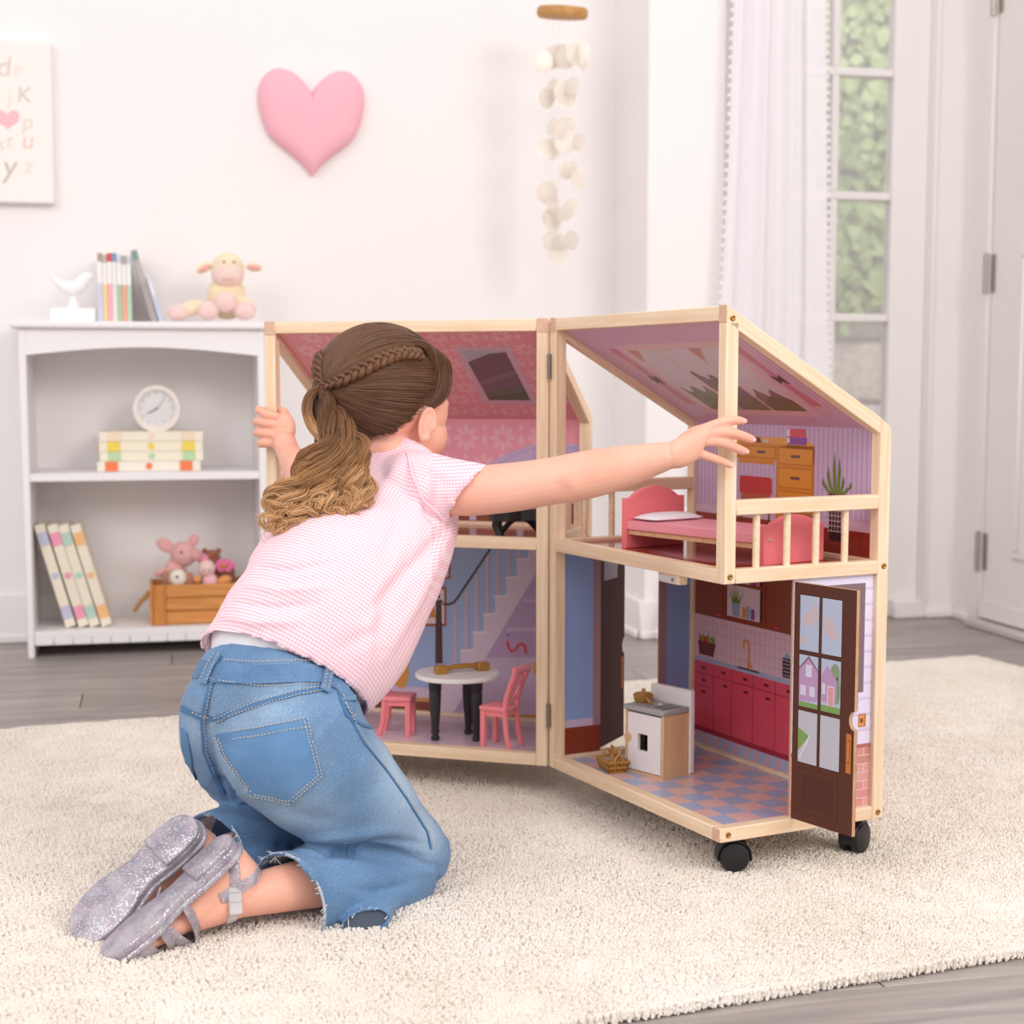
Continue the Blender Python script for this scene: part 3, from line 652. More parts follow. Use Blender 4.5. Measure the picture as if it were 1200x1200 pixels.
# roof boards
def roof_board(M): return board('roof_board', M, 0, 0, 0, 0)
rb = Print(RR); yb, yt = -sl_len(PV), -sl_len(.004)
rb.box(T, yb, -.004, W-T, yt, 0, col='#e9e2dc'); rb.rect(T, yb, W-T, yt, '#ddb6cb', 1)
x = T
while x < W-T: rb.rect(x, yb, x+.005, yt, '#cfa4bf', 2); x += .0115
sx0, sx1 = onM(RR, 722, 406)[0], onM(RR, 961, 486)[0]; sy1, sy0 = onM(RR, 780, 402)[1], onM(RR, 900, 486.5)[1]
rb.rect(sx0, sy0, sx1, sy1, '#e0b9c0', 3)
fw = .016; pw_ = (sx1-sx0-2*fw)/3
for i in range(3):
    a = sx0+fw+i*pw_+(.003 if i else 0); b_ = sx0+fw+(i+1)*pw_-(.003 if i < 2 else 0)
    rb.rect(a, sy0+fw, b_, sy1-fw, '#d3c7d0', 4)
    hl = sy0+fw+(.06, .085, .05)[i]; pts = [(a, sy0+fw), (b_, sy0+fw), (b_, hl-.02+.03*(i == 1))]+[(b_-(b_-a)*t/8, hl+.012*math.sin(t*1.7+i*2)+(.02 if i == 1 else 0)*t/8) for t in range(1, 9)]
    rb.poly(pts, ('#7d7a5a', '#7a6a66', '#8d6d58')[i], 5)
    rb.poly([(a, sy0+fw), (b_, sy0+fw), (b_, sy0+fw+.03), ((a+b_)/2, sy0+fw+.042), (a, sy0+fw+.02)], ('#69704a', '#77704e', '#6e6444')[i], 6)
    if i != 1: rb.poly([(a, sy1-fw), (a+.03, sy1-fw), (a, sy1-fw-.035)], '#c08a7a', 6)
for c0 in (sx0-.03, sx1+.012):
    rb.poly([(c0, sy1-.01), (c0+.018, sy1-.01), (c0+.012, (sy0+sy1)/2), (c0+.020, sy0+.03), (c0-.004, sy0+.03), (c0+.004, (sy0+sy1)/2)], '#d27a86', 3)
    rb.poly([(c0-.002, (sy0+sy1)/2+.014), (c0+.008, (sy0+sy1)/2+.004), (c0+.018, (sy0+sy1)/2+.014), (c0+.018, (sy0+sy1)/2-.012), (c0+.008, (sy0+sy1)/2-.003), (c0-.002, (sy0+sy1)/2-.012)], '#5b3138', 5)
obj('roof_board', rb, pr, house, M=RR, smooth=False)
lb = Print(LR); lb.box(-WL+T, yb, -.004, -T, yt, 0, col='#e9e2dc'); lb.rect(-WL+T, yb, -T, yt, '#ee9eab', 1)
def floral(p, x0, y0, x1, y1, col, col2, layer, s=.034):
    """scattered petalled flowers and leaf sprays on a wallpaper"""
    j = 0; y = y0+s*.55
    while y < y1-s*.4:
        x = x0+s*(.6 if j % 2 else 1.1)
        while x < x1-s*.45:
            for q in range(8):
                a = q*PI/4; cx_2, cy_2 = x+math.cos(a)*s*.24, y+math.sin(a)*s*.24
                p.poly([(cx_2+math.cos(t)*s*.14*math.cos(a)-math.sin(t)*s*.075*math.sin(a), cy_2+math.cos(t)*s*.14*math.sin(a)+math.sin(t)*s*.075*math.cos(a)) for t in np.linspace(0, 2*PI, 9)[:-1]], col, layer)
            p.ell(x, y, s*.09, s*.09, col2, layer+1, 10)
            for sx in (1,):
                lx = x+sx*s*.53
                if x0+.004 < lx < x1-.004: p.ell(lx, y-s*.05, s*.09, s*.15, col, layer, 8)
                if x0+.004 < lx < x1-.004 and y+s*.36 < y1: p.ell(lx, y+s*.28, s*.07, s*.1, col, layer, 8)
            x += s*1.06
        y += s*.8; j += 1
floral(lb, -WL+T, yb, -T, yt, '#f3b9c1', '#ee9eab', 2, s=.05)
lx0, lx1 = onM(LR, 545, 420)[0], onM(LR, 614, 440)[0]
q = lb.P((531, 406.5), (601.5, 406.5), (627.6, 472.5), (568, 472.5)); xm0, xm1 = min(p_[0] for p_ in q), max(p_[0] for p_ in q); ym0, ym1 = min(p_[1] for p_ in q), max(p_[1] for p_ in q)
xm0, xm1 = (q[0][0]+q[3][0])/2, (q[1][0]+q[2][0])/2
lb.rect(xm0, ym0, xm1, ym1, '#d9b2c4', 5); lb.rect(xm0+.011, ym0+.012, xm1-.011, ym1-.012, '#b6b2c2', 6)
a, b_, c_, d_ = xm0+.011, ym0+.012, xm1-.011, ym1-.012
lb.poly([(a, b_), (c_, b_), (c_, d_-.004), (a+(c_-a)*.6, d_-.008), (a, d_-.034)], '#7d5f66', 7); lb.poly([(a, b_), (c_, b_), (c_, b_+.05), (a, b_+.028)], '#6d6450', 8); lb.poly([(a, b_), (c_, b_), (c_, b_+.028), (a, b_+.012)], '#5d5d3c', 9); lb.poly([(a, b_+.06), (c_, b_+.098), (c_, b_+.085), (a, b_+.05)], '#8d6d74', 8)
obj('roof_board', lb, pr, house, M=LR, smooth=False)
# bedroom board (left half, upper floor): floral paper, a painted lilac sofa
b = board('bedroom_board', LB, -WL+T, ZF+T-.006, -T, zt_)
b.rect(-WL+T, .4595, -T, zt_, '#ea9aac', 1); floral(b, -WL+T, .47, -T, zt_-.002, '#ecb0bc', '#ea9aac', 2, s=.062)
b.rect(-WL+T, ZF+T-.006, -T, .4445, '#8a4a34', 2); b.rect(-WL+T, .4445, -T, .4595, '#e9c6d2', 2)
for i in range(4): b.rect(-WL+T, .407+i*.009, -T, .4078+i*.009, '#6f3626', 3)
SO, SD = '#c5aecf', '#b196c0'
b.poly([(-.005-T, .47)]+[(-T-.001, .545)]+[(-.075-.13*t/10, .547-.055*(t/10)**1.7) for t in range(11)]+[(-.22, .43), (-.02-T, .43)], SO, 4)
b.line([(-T-.003, .539)]+[(-.075-.12*t/10, .5405-.054*(t/10)**1.7) for t in range(11)], .0014, SD, 5)
for x in (-.06, -.10, -.14): b.rect(x, .455, x+.001, .535, SD, 5)
b.rect(-.225, .445, -.03, .468, '#d1bbd9', 5)
for x in (-.215, -.13, -.05): b.rect(x, .412, x+.012, .446, SO, 5)
obj('bedroom_board', b, pr, house, M=LB, smooth=False)
# hall board (left half, ground floor): painted staircase
hbd = board('hall_board', LB, -WL+T, ZB+T-.004, -T, ZF+.002)
x0_, x1_ = -WL+T, -T
hbd.rect(x0_, .0725, x1_, ZF+.001, '#9fb1d6', 1)
hbd.rect(x0_, .0725, x1_, .0885, '#7d3a2a', 2); hbd.rect(x0_, .0885, x1_, .0955, '#c98d54', 2); hbd.rect(x0_, .0955, x1_, .1135, '#d6bcd2', 2)
PXL = lambda *pts: [(420+a_*.26667, 600+b_*.26667) for a_, b_ in pts]
hbd.px(PXL((360, 930), (800, 200), (810, 200), (810, 900), (540, 900), (390, 930)), '#b799b9', 3)
hbd.px(PXL((560, 640), (800, 640), (800, 890), (450, 890)), '#cdb4cb', 4); hbd.px(PXL((700, 640), (704, 640), (704, 890), (700, 890)), '#b799b9', 5)
hbd.px(PXL((650, 510), (800, 510), (800, 522), (650, 522)), '#cdaec6', 5); hbd.px(PXL((725, 385), (800, 385), (800, 396), (725, 396)), '#cdaec6', 5)
hbd.px(PXL((560, 890), (800, 890), (800, 910), (550, 910)), '#c98d54', 5); hbd.px(PXL((390, 905), (800, 910), (800, 930), (380, 925)), '#7d3a2a', 4)
steps = [(450, 665)]; xx, yy = 455, 608
up = [(450, 610), (505, 606), (505, 532), (552, 528), (552, 452), (601, 448), (601, 372), (650, 368), (650, 290), (697, 286), (697, 210), (745, 206), (745, 160), (800, 160)]
hbd.px(PXL((330, 930), (390, 930), (800, 235), (800, 160), *up[::-1][1:], (450, 665), (350, 780)), '#d9c3d3', 6)
for (a, b_) in ((450, 608), (503, 530), (550, 450), (599, 370), (648, 288), (695, 208)): hbd.px(PXL((a-2, b_-4), (a+58, b_-7), (a+58, b_+2), (a-2, b_+4)), '#e9d6df', 7)
for i, (xb_, yb0, yt0) in enumerate(((424, 665, 410), (474, 600, 345), (520, 525, 275), (567, 445, 190), (613, 365, 165), (660, 285, 165), (706, 205, 165))): hbd.px(PXL((xb_-6, yb0), (xb_+6, yb0), (xb_+6, yt0), (xb_-6, yt0)), '#d6aebd', 7)
hbd.lpx(PXL((372, 405), (400, 405), (418, 398), (434, 380), (580, 162)), .0042, '#4a2c2a', 8)
hbd.px(PXL((338, 665), (370, 665), (367, 400), (341, 400)), '#4a2a26', 8); hbd.px(PXL((334, 400), (374, 400), (368, 385), (340, 385)), '#4a2a26', 8); hbd.epx(PXL((352, 370))[0], .0034, .0042, '#4a2a26', 8)
# framed pictures, plant and clock case that show beside the child
hbd.px(PXL((250, 328), (387, 328), (387, 502), (250, 502)), '#9c5238', 5); hbd.px(PXL((258, 340), (377, 340), (377, 490), (258, 490)), '#ead6dc', 6); hbd.px(PXL((300, 465), (330, 380), (340, 465)), '#d5863a', 7); hbd.px(PXL((270, 465), (300, 400), (305, 465)), '#8a4a98', 7); hbd.px(PXL((322, 395), (335, 372), (340, 396)), '#d4505e', 8)
hbd.px(PXL((300, 180), (405, 180), (405, 294), (300, 294)), '#9c5238', 5); hbd.px(PXL((308, 190), (396, 190), (396, 284), (308, 284)), '#ead6dc', 6)
hbd.epx(PXL((252, 525))[0], .011, .015, '#7d9a33', 7); hbd.epx(PXL((225, 535))[0], .016, .014, '#6d8a2c', 6)
hbd.px([PXL((185+35*math.cos(t)+(6 if int(t*6) % 2 else 0), 695+80*math.sin(t)))[0] for t in np.linspace(0, 2*PI, 33)[:-1]], '#d8963c', 7); hbd.epx(PXL((160, 690))[0], .006, .018, '#e6cfd8', 8)
hbd.lpx([p_ for p_ in PXL((655, 565), (658, 590), (672, 612), (692, 606), (703, 585), (718, 578), (732, 590), (738, 622))], .0055, '#cf4f5c', 8); hbd.epx(PXL((660, 541))[0], .0022, .0022, '#7a4a90', 8)
hbd.px(PXL((770, 660), (782, 660), (782, 712), (770, 712)), '#d5a04a', 8)
obj('hall_board', hbd, pr, house, M=LB, smooth=False)
# left floors
lf = board('hall_floor', MLH @ Matrix.Translation((0, 0, .0675)), -WL+T-.004, T-.004, -T+.004, D-T+.004)
for i in range(8):
    for j in range(5):
        x, y = -WL+T+i*.055, T+j*.0465
        if x < -T: lf.rect(x, y, min(x+.0545, -T), min(y+.046, D-T), random.choice(('#d9bfc9', '#cfb2c0', '#dcc6cf', '#c9acba')), 1)
obj('hall_floor', lf, pr, house, M=lf.M, smooth=False)
lu = board('bedroom_floor', MLH @ Matrix.Translation((0, 0, .4045)), -WL+T-.004, T-.004, -T+.004, D-T+.004)
for i in range(8): y = T+i*.029; lu.rect(-WL+T, y, -T, min(y+.0284, D-T), ('#8f4a34', '#85422e', '#99523a')[i % 3], 1)
obj('bedroom_floor', lu, glossy, house, M=lu.M, smooth=False)
# gable wall boards on the ground floor
def gable(M, x, face): return M @ (frame(Vector((x, 0, 0)), Vector((0, 1, 0)), Vector((0, 0, 1)), Vector((1, 0, 0))) if face > 0 else frame(Vector((x, 0, 0)), Vector((0, -1, 0)), Vector((0, 0, 1)), Vector((-1, 0, 0))))
def outside_wall(M, x, face, y0, y1, name, win=True, inner=True):
    Mo = gable(M, x, face); sg = 1 if face > 0 else -1; a, c = sorted((sg*y0, sg*y1)); p = board(name, Mo, a, ZB+T, c, ZF)
    p.rect(a, .156, c, ZF, '#e6dcf2', 1); z = .156
    while z < ZF: p.rect(a, z, c, z+.0011, '#c9b9e0', 2); p.rect(a, z+.0011, c, z+.004, '#dccfee', 2); z += .0215
    p.rect(a, .1545, c, .1595, '#b56a62', 3); p.rect(a, ZB+T, c, .1545, '#e2bdb8', 1)
    j = 0; z = ZB+T
    while z < .153:
        xx = a-(.012 if j % 2 else 0)
        while xx < c:
            p_, q_ = max(a, xx+.0008), min(c, xx+.0235)
            if q_ > p_+.001: p.rect(p_, z+.0008, q_, min(z+.0108, .1545), random.choice(('#dd9e9a', '#d9908d', '#cf8a80', '#e0a5a2')), 2)
            xx += .0245
        z += .0118; j += 1
    if win:
        p.rect(a+.012, .231, c-.014, .380, '#836a70', 3); p.rect(a+.024, .241, c-.026, .371, '#b07a33', 4); p.rect(a+.028, .245, c-.030, .367, '#c2d0e2', 5); p.rect((a+c)/2-.002, .245, (a+c)/2+.002, .367, '#b07a33', 6); p.rect(a+.028, .304, c-.03, .308, '#b07a33', 6)
    if inner:
        b_ = -.004-.00012
        p.add([(a, ZB+T, b_), (c, ZB+T, b_), (c, ZF, b_), (a, ZF, b_)], [(3, 2, 1, 0)], '#8ea6d6')
        b_ -= .00012; p.add([(a, .115, b_), (c, .115, b_), (c, .1272, b_), (a, .1272, b_)], [(3, 2, 1, 0)], '#cdb6d6'); p.add([(a, ZB+T, b_), (c, ZB+T, b_), (c, .115, b_), (a, .115, b_)], [(3, 2, 1, 0)], '#8a3a24')
        f0, f1 = (c-.015, c) if (sg*y0 > sg*y1) == (y0 < .05) else (a, a+.015)
        fa, fb = sorted((sg*(y1 if y0 < .05 else y0), sg*((y1-.0135) if y0 < .05 else (y0+.0135))))
        b_ -= .00012; p.add([(fa, .115, b_), (fb, .115, b_), (fb, ZF, b_), (fa, ZF, b_)], [(3, 2, 1, 0)], '#a3838f')
    obj(name, p, pr, house, M=Mo, smooth=False); return Mo
Mo = outside_wall(MRH, W-.0075, 1, .1165, D-T, 'siding_board')
pk = Print(Mo)                                                   # painted copper door plate on the siding
outside_wall(MRH, .0085, -1, T, .0845, 'siding_board', win=False)
outside_wall(MRH, .0085, -1, .1925, D-T, 'siding_board', win=False)
outside_wall(MLH, -.0085, 1, T, .0845, 'siding_board', win=False); outside_wall(MLH, -.0085, 1, .1925, D-T, 'siding_board', win=False)
outside_wall(MLH, -WL+.0075, -1, .113, D-T, 'siding_board')
# doors
matte = printed('printed_matte_board', .6, spec=.2)
def door(Md, wdt, single=False):
    z0, z1 = .0745, .3895; th = .0062; xs_ = wdt
    r = .0125; zc = .2235; pts = [(0, z0), (xs_, z0), (xs_, zc-r)]+arc(xs_, zc, r*.72, r, -PI/2, -1.5*PI, 10)[1:-1]+[(xs_, zc+r), (xs_, z1), (0, z1)]
    dk = '#4a2822' if single else '#5a3329'  # single-pane door's brown is darkened to paint in the shade it stands in
    e = obj('toy_door', MB().prism(pts, -th+.0004, -.0004), ply, house, M=Md, smooth=False)
    p = Print(Md)
    p.poly([(a, b_) for a, b_ in pts], dk, 0)
    n_ = MB(); p.prism(pts, -.0004, -.0001, col=dk); p.prism(pts, -th, -th+.0004, col=dk)
    for s_, side in ((1, 0), (-1, 1)):
        def R_(a, b_, c, d_, col, l):
            if s_ > 0: p.rect(a, b_, c, d_, col, l)
            else:
                zz = -th-.00012*l; p.add([(a, b_, zz), (c, b_, zz), (c, d_, zz), (a, d_, zz)], [(3, 2, 1, 0)], col)
        if single: R_(.013, .336, .071, .384, '#2f1a17', 1); R_(.0145, .338, .0695, .3825, '#b4b4c4', 2)
        for a, c in (() if single else ((.011, .045), (.0505, .0845))):
            for i, (b_, d_) in enumerate(((.1535, .222), (.2275, .296), (.302, .374))):
                R_(a-.0011, b_-.0011, c+.0011, d_+.0011, '#41221c', 1)
                R_(a, b_, c, d_, '#b4bdd4' if i else '#bdbcc6', 2)
        if not single: R_(.012, .086, .083, .146, '#47261f', 1); R_(.0128, .0868, .0822, .1452, dk, 2); R_(.020, .095, .075, .137, '#4d2a22', 3); R_(.0206, .0956, .0744, .1364, '#552f26', 4)
        R_(xs_-.0125, .155, xs_-.004, .206, '#c4773a', 1); R_(xs_-.0102, .168, xs_-.0065, .198, '#8e4a20', 2); R_(xs_-.0095, .170, xs_-.0075, .196, '#d99050', 3)
    if not single:
        # the painted view in the panes: sky, lilac houses, lawn and path
        c1, c2, c3 = '#c6b6bc', '#b995bd', '#7da05a'
        for (x, z, rx, rz) in ((.03, .345, .010, .009), (.037, .352, .007, .012), (.022, .340, .008, .005), (.0165, .315, .005, .008), (.063, .338, .010, .014), (.072, .330, .008, .008)): p.ell(x, z, rx, rz, c1, 2.2+.02*x*1000*.3)
        p.poly([(.0112, .24), (.0448, .24), (.0448, .279), (.028, .2955), (.0112, .279)], c2, 3); p.poly([(.0112, .279), (.028, .2955), (.0448, .279), (.0448, .276), (.028, .292), (.0112, .276)], '#7f6a72', 4)
        p.rect(.023, .268, .034, .284, '#d3cde0', 4); p.rect(.014, .243, .024, .256, '#d3cde0', 4); p.rect(.030, .243, .040, .256, '#d3cde0', 4); p.rect(.0112, .2277, .0448, .234, c3, 4); p.poly([(.0112, .234), (.0448, .238), (.0448, .24), (.0112, .24)], '#b995bd', 4)
        p.ell(.075, .280, .008, .012, '#8a9a78', 3); p.ell(.079, .258, .0048, .018, '#7d9a6a', 3)
        p.poly([(.0507, .240), (.078, .240), (.078, .270), (.061, .288), (.0507, .272)], c2, 4); p.rect(.062, .236, .074, .262, '#e4d2de', 5); p.rect(.0635, .2365, .0725, .2605, '#d39aa2', 6); p.rect(.0525, .250, .0585, .264, '#d3cde0', 5); p.rect(.0507, .2277, .0843, .236, c3, 5)
        p.poly([(.0112, .168), (.031, .190), (.0112, .199)], c3, 3); p.line([(.0135, .158), (.032, .1905)], .0022, '#dfdbe2', 4)
    o = obj('painted_face', p, matte, e, M=Md, smooth=False); return e
Md1 = MRH @ frame(Vector((W+.001, .1115, 0)), Vector((math.cos(.13), math.sin(.13), 0)), Vector((0, 0, 1)), Vector((math.sin(.13), -math.cos(.13), 0)))
door(Md1, .1085)
A2 = math.radians(127); Md2 = MRH @ frame(Vector((.004, .0885, 0)), Vector((math.cos(A2), math.sin(A2), 0)), Vector((0, 0, 1)), Vector((math.sin(A2), -math.cos(A2), 0)))
door(Md2, .102, True)
# painted copper plate beside the front door
cpx, cpz = onM(Mo, 1010, 845)
pk.rect(cpx-.0065, cpz-.008, cpx+.0065, cpz+.010, '#c4773a', 3); pk.rect(cpx-.005, cpz-.0065, cpx+.003, cpz+.0085, '#dd9a58', 4); pk.ell(cpx-.001, cpz+.001, .0028, .0036, '#8e4a20', 5)
obj('door_plate', pk, pr, house, M=Mo, smooth=False)
# magnetic catch block under the floor beam
bx, bz = onM(MRH @ frame(Vector((0, .004, 0)), Vector((1, 0, 0)), Vector((0, 0, 1)), Vector((0, -1, 0))), 784, 681)
o = stick(MRH, 'catch_block', bx-.026, .004, ZF-.0135, bx+.024, T, ZF)
Mc = MRH @ frame(Vector((0, .004, 0)), Vector((1, 0, 0)), Vector((0, 0, 1)), Vector((0, -1, 0)))
o = obj('catch_plate', MB().box(bx-.024, ZF-.0115, 0, bx+.018, ZF-.003, .0015, bev=.0004), mat('silver_plate', '#d6d0cf', .3, metal=.5), house, M=Mc)
obj('catch_screw', MB().lathe([(.0026, 0), (.0026, .001), (.001, .0014)], 12, M=Matrix.Translation((bx+.011, ZF-.0072, .0015))), greym, o, M=Mc)
# castors
def castor(M, x, y, ang, par=house):
    Mk = M @ Matrix.Translation((x, y, 0)) @ Matrix.Rotation(ang, 4, 'Z'); r = .0205
    c = obj('castor', MB().lathe([(.005, .030), (.005, ZB), (.011, ZB), (.011, ZB-.003)][::-1], 14, M=Matrix.Translation((0, .010, 0))), blackp, par, M=Mk)
    hood = MB(); pts = arc(0, .021, r+.0032, r+.0032, -.25, PI+.25, 18); inn = arc(0, .021, r+.0008, r+.0008, PI+.25, -.25, 18)
    for x_ in (0,): hood.prism(pts+inn, -.0125, .0125, M=Matrix.Rotation(PI/2, 4, 'Z') @ Matrix.Rotation(PI/2, 4, 'X'), bev=.0008)
    hood.box(-.0125, -.008, .036, .0125, .016, .0435, bev=.002)
    obj('castor_hood', hood, blackp, c, M=Mk)
    for s_ in (-1, 1):
        wM = Matrix.Translation((s_*.0085, 0, .021)) @ Matrix.Rotation(s_*PI/2, 4, 'Y')
        obj('wheel', MB().lathe([(r-.001, -.005), (r, -.004), (r, .004), (r-.0015, .0062), (r*.6, .0078), (r*.2, .0086)], 28, M=wM), blackp, c, M=Mk)
q = MRH.inverted() @ onz(852, 1022, 0); castor(MRH, q.x-.004, q.y+.012, -.42)
q = MRH.inverted() @ onz(1003, 999, 0); castor(MRH, q.x-.004, q.y, .38)
castor(MLH, -WL+.04, .04, .4); castor(MLH, -WL+.04, D-.04, .4); castor(MRH, .045, D-.045, .7)
# ------------------------------------------------------------------ dollhouse furniture
def lrot(o, a): o.matrix_basis = o.matrix_basis @ Matrix.Rotation(a, 4, 'Z'); return o
def finish(o, M, x, y, z, a=0): o.matrix_basis = M @ Matrix.Translation((x, y, z)) @ Matrix.Rotation(a, 4, 'Z'); return o
coral = mat('coral_plastic', '#f58a92', .4); pinkp = mat('pink_paint', '#f27f86', .5); pinkl = mat('pink_mattress_board', '#f09aa6', .4)
whp = mat('white_painted_wood', '#f1e9ea', .4); goldp = mat('gold_plastic', '#b8863f', .35, metal=.25, bump=.2, bscale=200); greyp = mat('grey_worktop', '#a9a4a6', .45); wood2 = mat('maple_board', '#e3bb90', .5, col2='#d8ab7c', vscale=5, stretch=(20, 20, 1.5))
ZL, ZU = .0677, .4047
# pink bed: x from head (0) to foot, y across
bed = thing('toy_bed', 'pink wooden toy bed with curved head and foot boards upstairs in the house', 'toy bed')
BL, BW = .288, .118
def bedend(h0, h1, n):
    pts = [(0, 0), (BW, 0), (BW, h0)]+[(BW-.012-(BW-.024)*t/14, h0+(h1-h0)*max(0, math.sin(PI*t/14))**.8) for t in range(15)]+[(0, h0)]
    return MB().prism(pts, 0, .0095, bev=.0008)
MY = Matrix(((0, 0, 1, 0), (1, 0, 0, 0), (0, 1, 0, 0), (0, 0, 0, 1)))   # prism xy -> bed y,z ; extrude -> x
obj('headboard', bedend(.074, .0905, 0), pinkp, bed, M=MY); obj('footboard', bedend(.0525, .066, 1), pinkp, bed, M=Matrix.Translation((BL-.0095, 0, 0)) @ MY)
obj('bed_base', MB().box(.0095, .002, .0285, BL-.0095, BW-.002, .0415, bev=.0008), pinkl, bed)
obj('side_rail', MB().box(.0095, .006, .021, BL-.0095, .012, .0285), wood2, bed); obj('side_rail', MB().box(.0095, BW-.012, .021, BL-.0095, BW-.006, .0285), wood2, bed)
pv = MB(); V = []; nn = 12
for i in range(nn+1):
    for j in range(nn+1):
        a, b = i/nn*2-1, j/nn*2-1; e = max(0, (1-abs(a)**3)*(1-abs(b)**3)); V.append((.037+a*.026*(1-.05*abs(b)), BW/2+b*.05*(1-.05*abs(a)), .0455+.0075*e**.6))
top = len(V); V += [(x, y, .0445-(z-.0455)*.35) for x, y, z in V]
Fs = [(i*(nn+1)+j, (i+1)*(nn+1)+j, (i+1)*(nn+1)+j+1, i*(nn+1)+j+1) for i in range(nn) for j in range(nn)]; Fs += [tuple(top+q for q in f[::-1]) for f in Fs]
bd = [i*(nn+1) for i in range(nn+1)]+[nn*(nn+1)+j for j in range(1, nn+1)]+[i*(nn+1)+nn for i in range(nn-1, -1, -1)]+[j for j in range(nn-1, 0, -1)]
Fs += [(bd[i], bd[i-1], top+bd[i-1], top+bd[i]) for i in range(len(bd))]
pil = thing('toy_pillow', 'small white pillow lying on the pink toy bed', 'pillow'); obj('cushion', MB().add(V, Fs), mat('white_cotton', '#efe9ee', .8), pil, ang=100)
for y in (.012, BW-.012): obj('bed_screw', MB().lathe([(.0028, 0), (.0028, .001), (.0012, .0014)], 10, M=Matrix.Translation((BL, y, .034)) @ Matrix.Rotation(PI/2, 4, 'Y')), mat('silver_screw', '#cfc4cc', .3, metal=.7), bed)
ba = math.atan2(.104-.053, .413-.125)
finish(bed, MRH, .125, .053, ZU, ba); finish(pil, MRH, .125, .053, ZU, ba)
# stove
stv = thing('toy_stove', 'toy kitchen stove with white oven door and grey top in the kitchen', 'toy stove')
SW, SDp, SH = .0795, .054, .094
sb = MB(); sb.box(0, 0, 0, SW, SDp, .004).box(0, 0, .004, .005, SDp, SH).box(SW-.005, 0, .004, SW, SDp, SH).box(.005, SDp-.004, .004, SW-.005, SDp, SH)
obj('cabinet', sb, wood2, stv, smooth=False)
obj('worktop', MB().box(-.002, -.003, SH, SW+.001, SDp, SH+.0085, bev=.002), greyp, stv)
obj('backsplash', MB().prism(rrect(-.001, 0, SW+.003, .1265, .004), 0, .0085, M=Matrix.Translation((0, SDp+.0085, 0)) @ Matrix.Rotation(PI/2, 4, 'X'), bev=.0008), whp, stv)
dz0, dz1 = .0055, .0915
od = MB(); wx0, wx1, wz0, wz1 = .026, .047, .036, .0615
for a in ((.006, dz0, wx0, dz1), (wx1, dz0, SW-.006, dz1), (wx0, dz0, wx1, wz0), (wx0, wz1, wx1, dz1)): od.box(a[0], -.0005, a[1], a[2], .0055, a[3])
ovd = obj('oven_door', od, whp, stv, smooth=False)
obj('finger_cutout', MB().lathe([(.0075, 0), (.0075, .0006)], 16, M=Matrix.Translation((.0065, -.0006, .052)) @ Matrix.Rotation(PI/2, 4, 'X')), wood2, ovd)
obj('oven_cavity', MB().box(.012, .030, .012, SW-.012, .034, SH-.01), mat('dark_oven', '#2a211e', .7), stv, smooth=False)
obj('hob', MB().box(.048, .010, SH+.0085, SW-.006, .044, SH+.0092), mat('black_hob', '#2b2b30', .25), stv)
finish(stv, MRH, .1217, .0644, ZL, math.atan2(.0188, .0774))
def saucepan():
    p = thing('toy_saucepan', 'gold toy saucepan with lid and handle on the stove top', 'toy pan')
    obj('pan', MB().lathe([(.012, 0), (.014, .002), (.0148, .009), (.0158, .0098), (.0158, .0105), (.0145, .0108)], 28), goldp, p)
    obj('lid', MB().lathe([(.0150, .0108), (.013, .0130), (.006, .0148), (.0025, .0152), (.0022, .0165), (.0036, .0180), (.0030, .0195), (.001, .0200)], 28), goldp, p)
    obj('handle', MB().tube([(.0145, 0, .0075), (.022, 0, .0075), (.030, 0, .0068), (.038, 0, .0055)], [(.0024, .0028), (.0018, .0024), (.002, .003), (.0016, .0032)], 8), goldp, p)
    return p
q = MRH.inverted() @ onz(754, 822, ZL+.1025)
finish(saucepan(), MRH, q.x, q.y, ZL+SH+.0086, -.28)
q = MRH.inverted() @ onz(774, 827, ZL+.1025); wt = thing('toy_teaspoon', 'tiny white toy piece lying beside the gold pan on the stove', 'toy')
obj('bowl', MB().ball((0, 0, .0018), (.0042, .0028, .0018)), whp, wt); finish(wt, MRH, q.x, q.y, ZL+SH+.0086, 0)
bk = thing('toy_basket', 'gold openwork toy basket standing by the stove at the floor edge', 'toy basket')
w0, w1, l0, l1, hb2 = .0095, .013, .014, .0185, .0135
obj('basket_base', MB().box(-l0, -w0, 0, l0, w0, .0016), goldp, bk)
rim = MB()
for z, t_ in ((.0068, .5), (hb2, 1)):
    a, b_ = l0+(l1-l0)*t_, w0+(w1-w0)*t_
    rim.tube([(-a, -b_, z), (a, -b_, z), (a, b_, z), (-a, b_, z), (-a, -b_, z)], .0014, 6)
obj('basket_rim', rim, goldp, bk)
for i in range(7):
    for sy in (-1, 1): x = -1+i/3; obj('basket_stay', MB().tube([(x*l0, sy*w0, .001), (x*l1, sy*w1, hb2)], .0011, 6), goldp, bk)
for i in range(4):
    for sx in (-1, 1): y = -1+i*2/3; obj('basket_stay', MB().tube([(sx*l0, y*w0, .001), (sx*l1, y*w1, hb2)], .0011, 6), goldp, bk)
for sx in (-1, 1): obj('basket_handle', MB().tube([(sx*l1, -.006+.012*t/8, hb2+.0085*math.sin(PI*t/8)) for t in range(9)], .0012, 6), goldp, bk)
q = MRH.inverted() @ onz(711, 903, ZL); finish(bk, MRH, q.x+.004, q.y+.008, ZL, -.15); bk.matrix_basis = bk.matrix_basis @ Matrix.Scale(1.3, 4)
